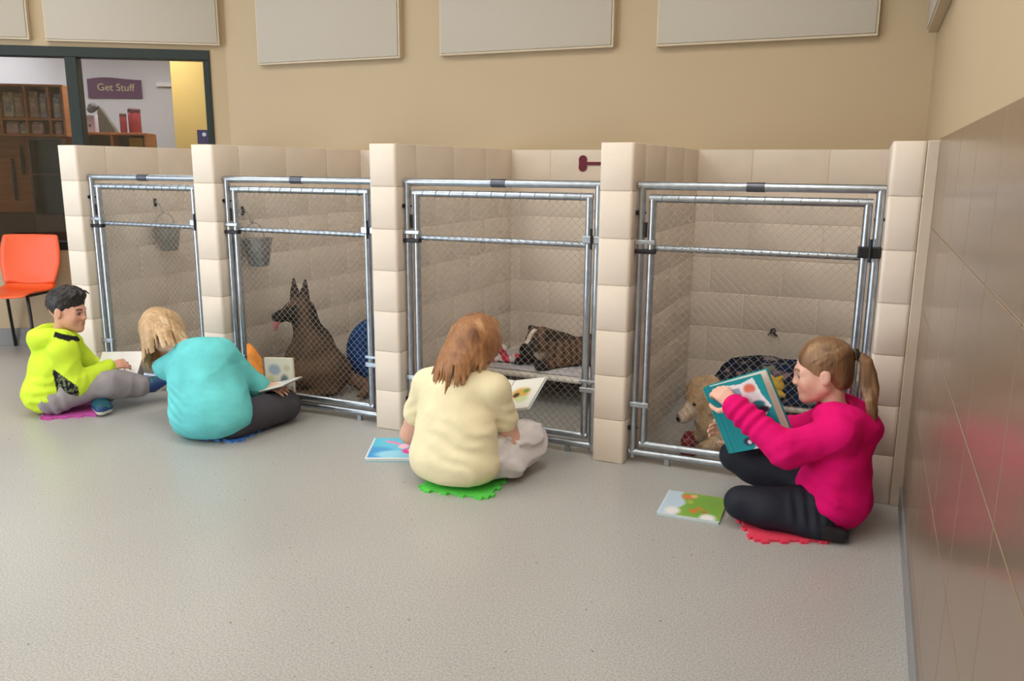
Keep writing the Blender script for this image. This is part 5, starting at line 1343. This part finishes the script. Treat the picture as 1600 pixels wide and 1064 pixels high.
def cabinet():
    t = tag(empty('display_cabinet', lw(-1.655, 1.02, 0), (0, 0, LA)), 'dark display cabinet standing behind the window mullion', 'cabinet')
    MB().box((-.11, -.05, .0), (.155, .06, .9), bev=.004).build('base', M['wood_dark'], t)
    MB().box((-.11, .04, .9), (.155, .06, 1.52)).build('back_panel', M['black'], t)
    for x in (-.11, .14): MB().box((x, -.05, .9), (x+.015, .06, 1.52)).build('side_panel', M['wood_dark'], t)
    for z in (1.22, 1.505): MB().box((-.095, -.05, z), (.14, .04, z+.012)).build('shelf_board', M['wood_dark'], t)
cabinet()
# bookcase with goods below the purple sign
YB = 1.7
a0, a1 = sp(121, 207, YB), sp(228, 207, YB); ztop = float(a0[2]+a1[2])/2
def bookcase():
    t = tag(empty('shop_bookcase', lw(float(a0[0]), YB, 0), (0, 0, LA)), 'low wooden bookcase under the purple sign', 'shelf'); W = float(a1[0]-a0[0])
    MB().box((-.15, -.01, ztop-.022), (W, .34, ztop), bev=.003).build('top_board', M['wood'], t)
    MB().box((-.15, .32, 0), (W, .34, ztop-.022)).build('back_panel', M['wood_dark'], t)
    for x in (-.15, W*.47, W-.02): MB().box((x, 0, 0), (x+.02, .32, ztop-.022)).build('side_panel', M['wood'], t)
    for z in (.4, .75, 1.1): MB().box((-.13, 0, z), (W-.02, .32, z+.018)).build('shelf_board', M['wood'], t)
    return W
W_ = bookcase()
def sitem(name, p0, p1, yl, label, cat): t = tag(empty(name, lw(float(p0[0]), yl, ztop), (0, 0, LA)), label, cat); return t, float(p1[0]-p0[0]), float(p0[2]-ztop)
t, w, h = sitem('white_box', sp(112, 178, YB), sp(141, 178, YB), YB+.10, 'white box with two purple dots on the shop bookcase', 'box')
MB().box((0, 0, 0), (w, .14, h), bev=.006).build('box_body', mat('white_card', lin(214, 208, 226), .6), t)
for x in (.3, .72): MB().tube([(w*x, .0, h*.4), (w*x, -.003, h*.4)], .012, 14).build('purple_dot', mat('purple_dot', lin(110, 70, 140), .6), t)
cm = mat('red_canister', lin(160, 52, 62), .4, var=.08, vscale=20)
for (x0, x1, yt, lab) in ((179, 190, 176, 'short dark red canister on the shop bookcase'), (191, 211, 168, 'tall red canister with dark lid on the shop bookcase')):
    t, w, h = sitem('canister', sp(x0, yt, YB), sp(x1, yt, YB), YB+.10, lab, 'canister'); r = w/2
    MB().lathe([(0, 0), (r*.94, 0), (r, .006), (r, h*.82), (r*.96, h*.84), (0, h*.84)], 20, Matrix.Translation((r, r, 0))).build('can', cm, t, True)
    MB().lathe([(0, h*.84), (r*1.02, h*.84), (r*1.02, h*.97), (r*.9, h), (0, h)], 20, Matrix.Translation((r, r, 0))).build('lid', mat('canister_lid', lin(92, 44, 52), .45), t, True)
t, w, h = sitem('cat_scratcher', sp(150, 165, YB), sp(178, 165, YB), YB+.02, 'grey wedge-shaped cat scratcher with a tuft on the shop bookcase', 'pet toy')
MB().prism([(0, 0), (w, 0), (w*.15, h*.95), (0, h*.8)], 0, .08, Matrix.Rotation(PI/2, 4, 'X') @ Matrix.Translation((0, 0, -.08))).build('wedge', mat('sisal', lin(112, 104, 96), .9, var=.2, vscale=60), t)
F = Field(A_(-.14, -.08, h*.7), A_(.10, .12, h+.12), .006); F.ell(A_(-.035, .03, h*.98), (.05, .04, .035), None, .01); F.ell(A_(-.06, .03, h*.86), (.035, .03, .03), None, .01); F.disp(wrinkle(.008, 80, 2))
link('tuft', F.mesh('tuft', 1), mat('grey_tuft', lin(120, 120, 122), .9), t)
t, w, h = sitem('storage_box', sp(200, 232, YB), sp(222, 232, YB), YB+.05, 'ochre box on the shelf of the low shop bookcase', 'box')
t.location.z = 1.118; MB().box((0, 0, 0), (w, .2, ztop-1.16), bev=.004).build('box_body', mat('ochre_card', lin(188, 138, 40), .6), t)
# purple sign
p0, p1 = sp(138, 153, 2.88), sp(220, 123, 2.88); W = float(p1[0]-p0[0]); H = float(p1[2]-p0[2])
t = tag(empty('shop_sign', lw(float(p0[0]), 2.895, float(p0[2])), (0, 0, LA)), 'purple sign with pale lettering on the white shop wall', 'sign')
pl = [(0, 0), (W, H*.03)]+[(W*(1-k/16), H*(.93+.09*math.sin(PI*k/16)-.03*math.sin(2*PI*k/16))) for k in range(17)]
MB().prism(pl, 0, .012, Matrix.Rotation(PI/2, 4, 'X')).build('board', mat('purple_board', lin(92, 52, 92), .5, var=.06, vscale=10), t)
fc = bpy.data.curves.new('lettering', 'FONT'); fc.body = 'Get Stuff'; fc.size = H*.50; fc.align_x = 'CENTER'; fc.extrude = .001
fo = bpy.data.objects.new('lettering_tmp', fc); COL.objects.link(fo); dg = bpy.context.evaluated_depsgraph_get(); tm = bpy.data.meshes.new_from_object(fo.evaluated_get(dg)); bpy.data.objects.remove(fo)
link('lettering', tm, mat('pale_letter', lin(196, 190, 150), .6), t, (W*.52, -.0145, H*.38), (PI/2, 0, 0))
# sticker on the window glass
p0, p1 = sp(309, 225, .036), sp(326, 203, .036)
t = tag(empty('window_sticker', lw(float(p0[0]), .0385, float(p0[2])), (0, 0, LA)), 'small dark purple sticker in the lower corner of the shop window', 'sticker')
sw, sh = min(float(p1[0]-p0[0]), -.163-float(p0[0])), float(p1[2]-p0[2])
MB().box((0, -.001, 0), (sw, .0, sh)).build('sheet', mat('purple_sticker', lin(52, 44, 84), .5), t)
MB().tube([(sw*.62, -.001, sh*.68), (sw*.62, -.0022, sh*.68)], sw*.18, 14).build('pale_mark', mat('pale_mark', lin(190, 196, 210), .5), t)
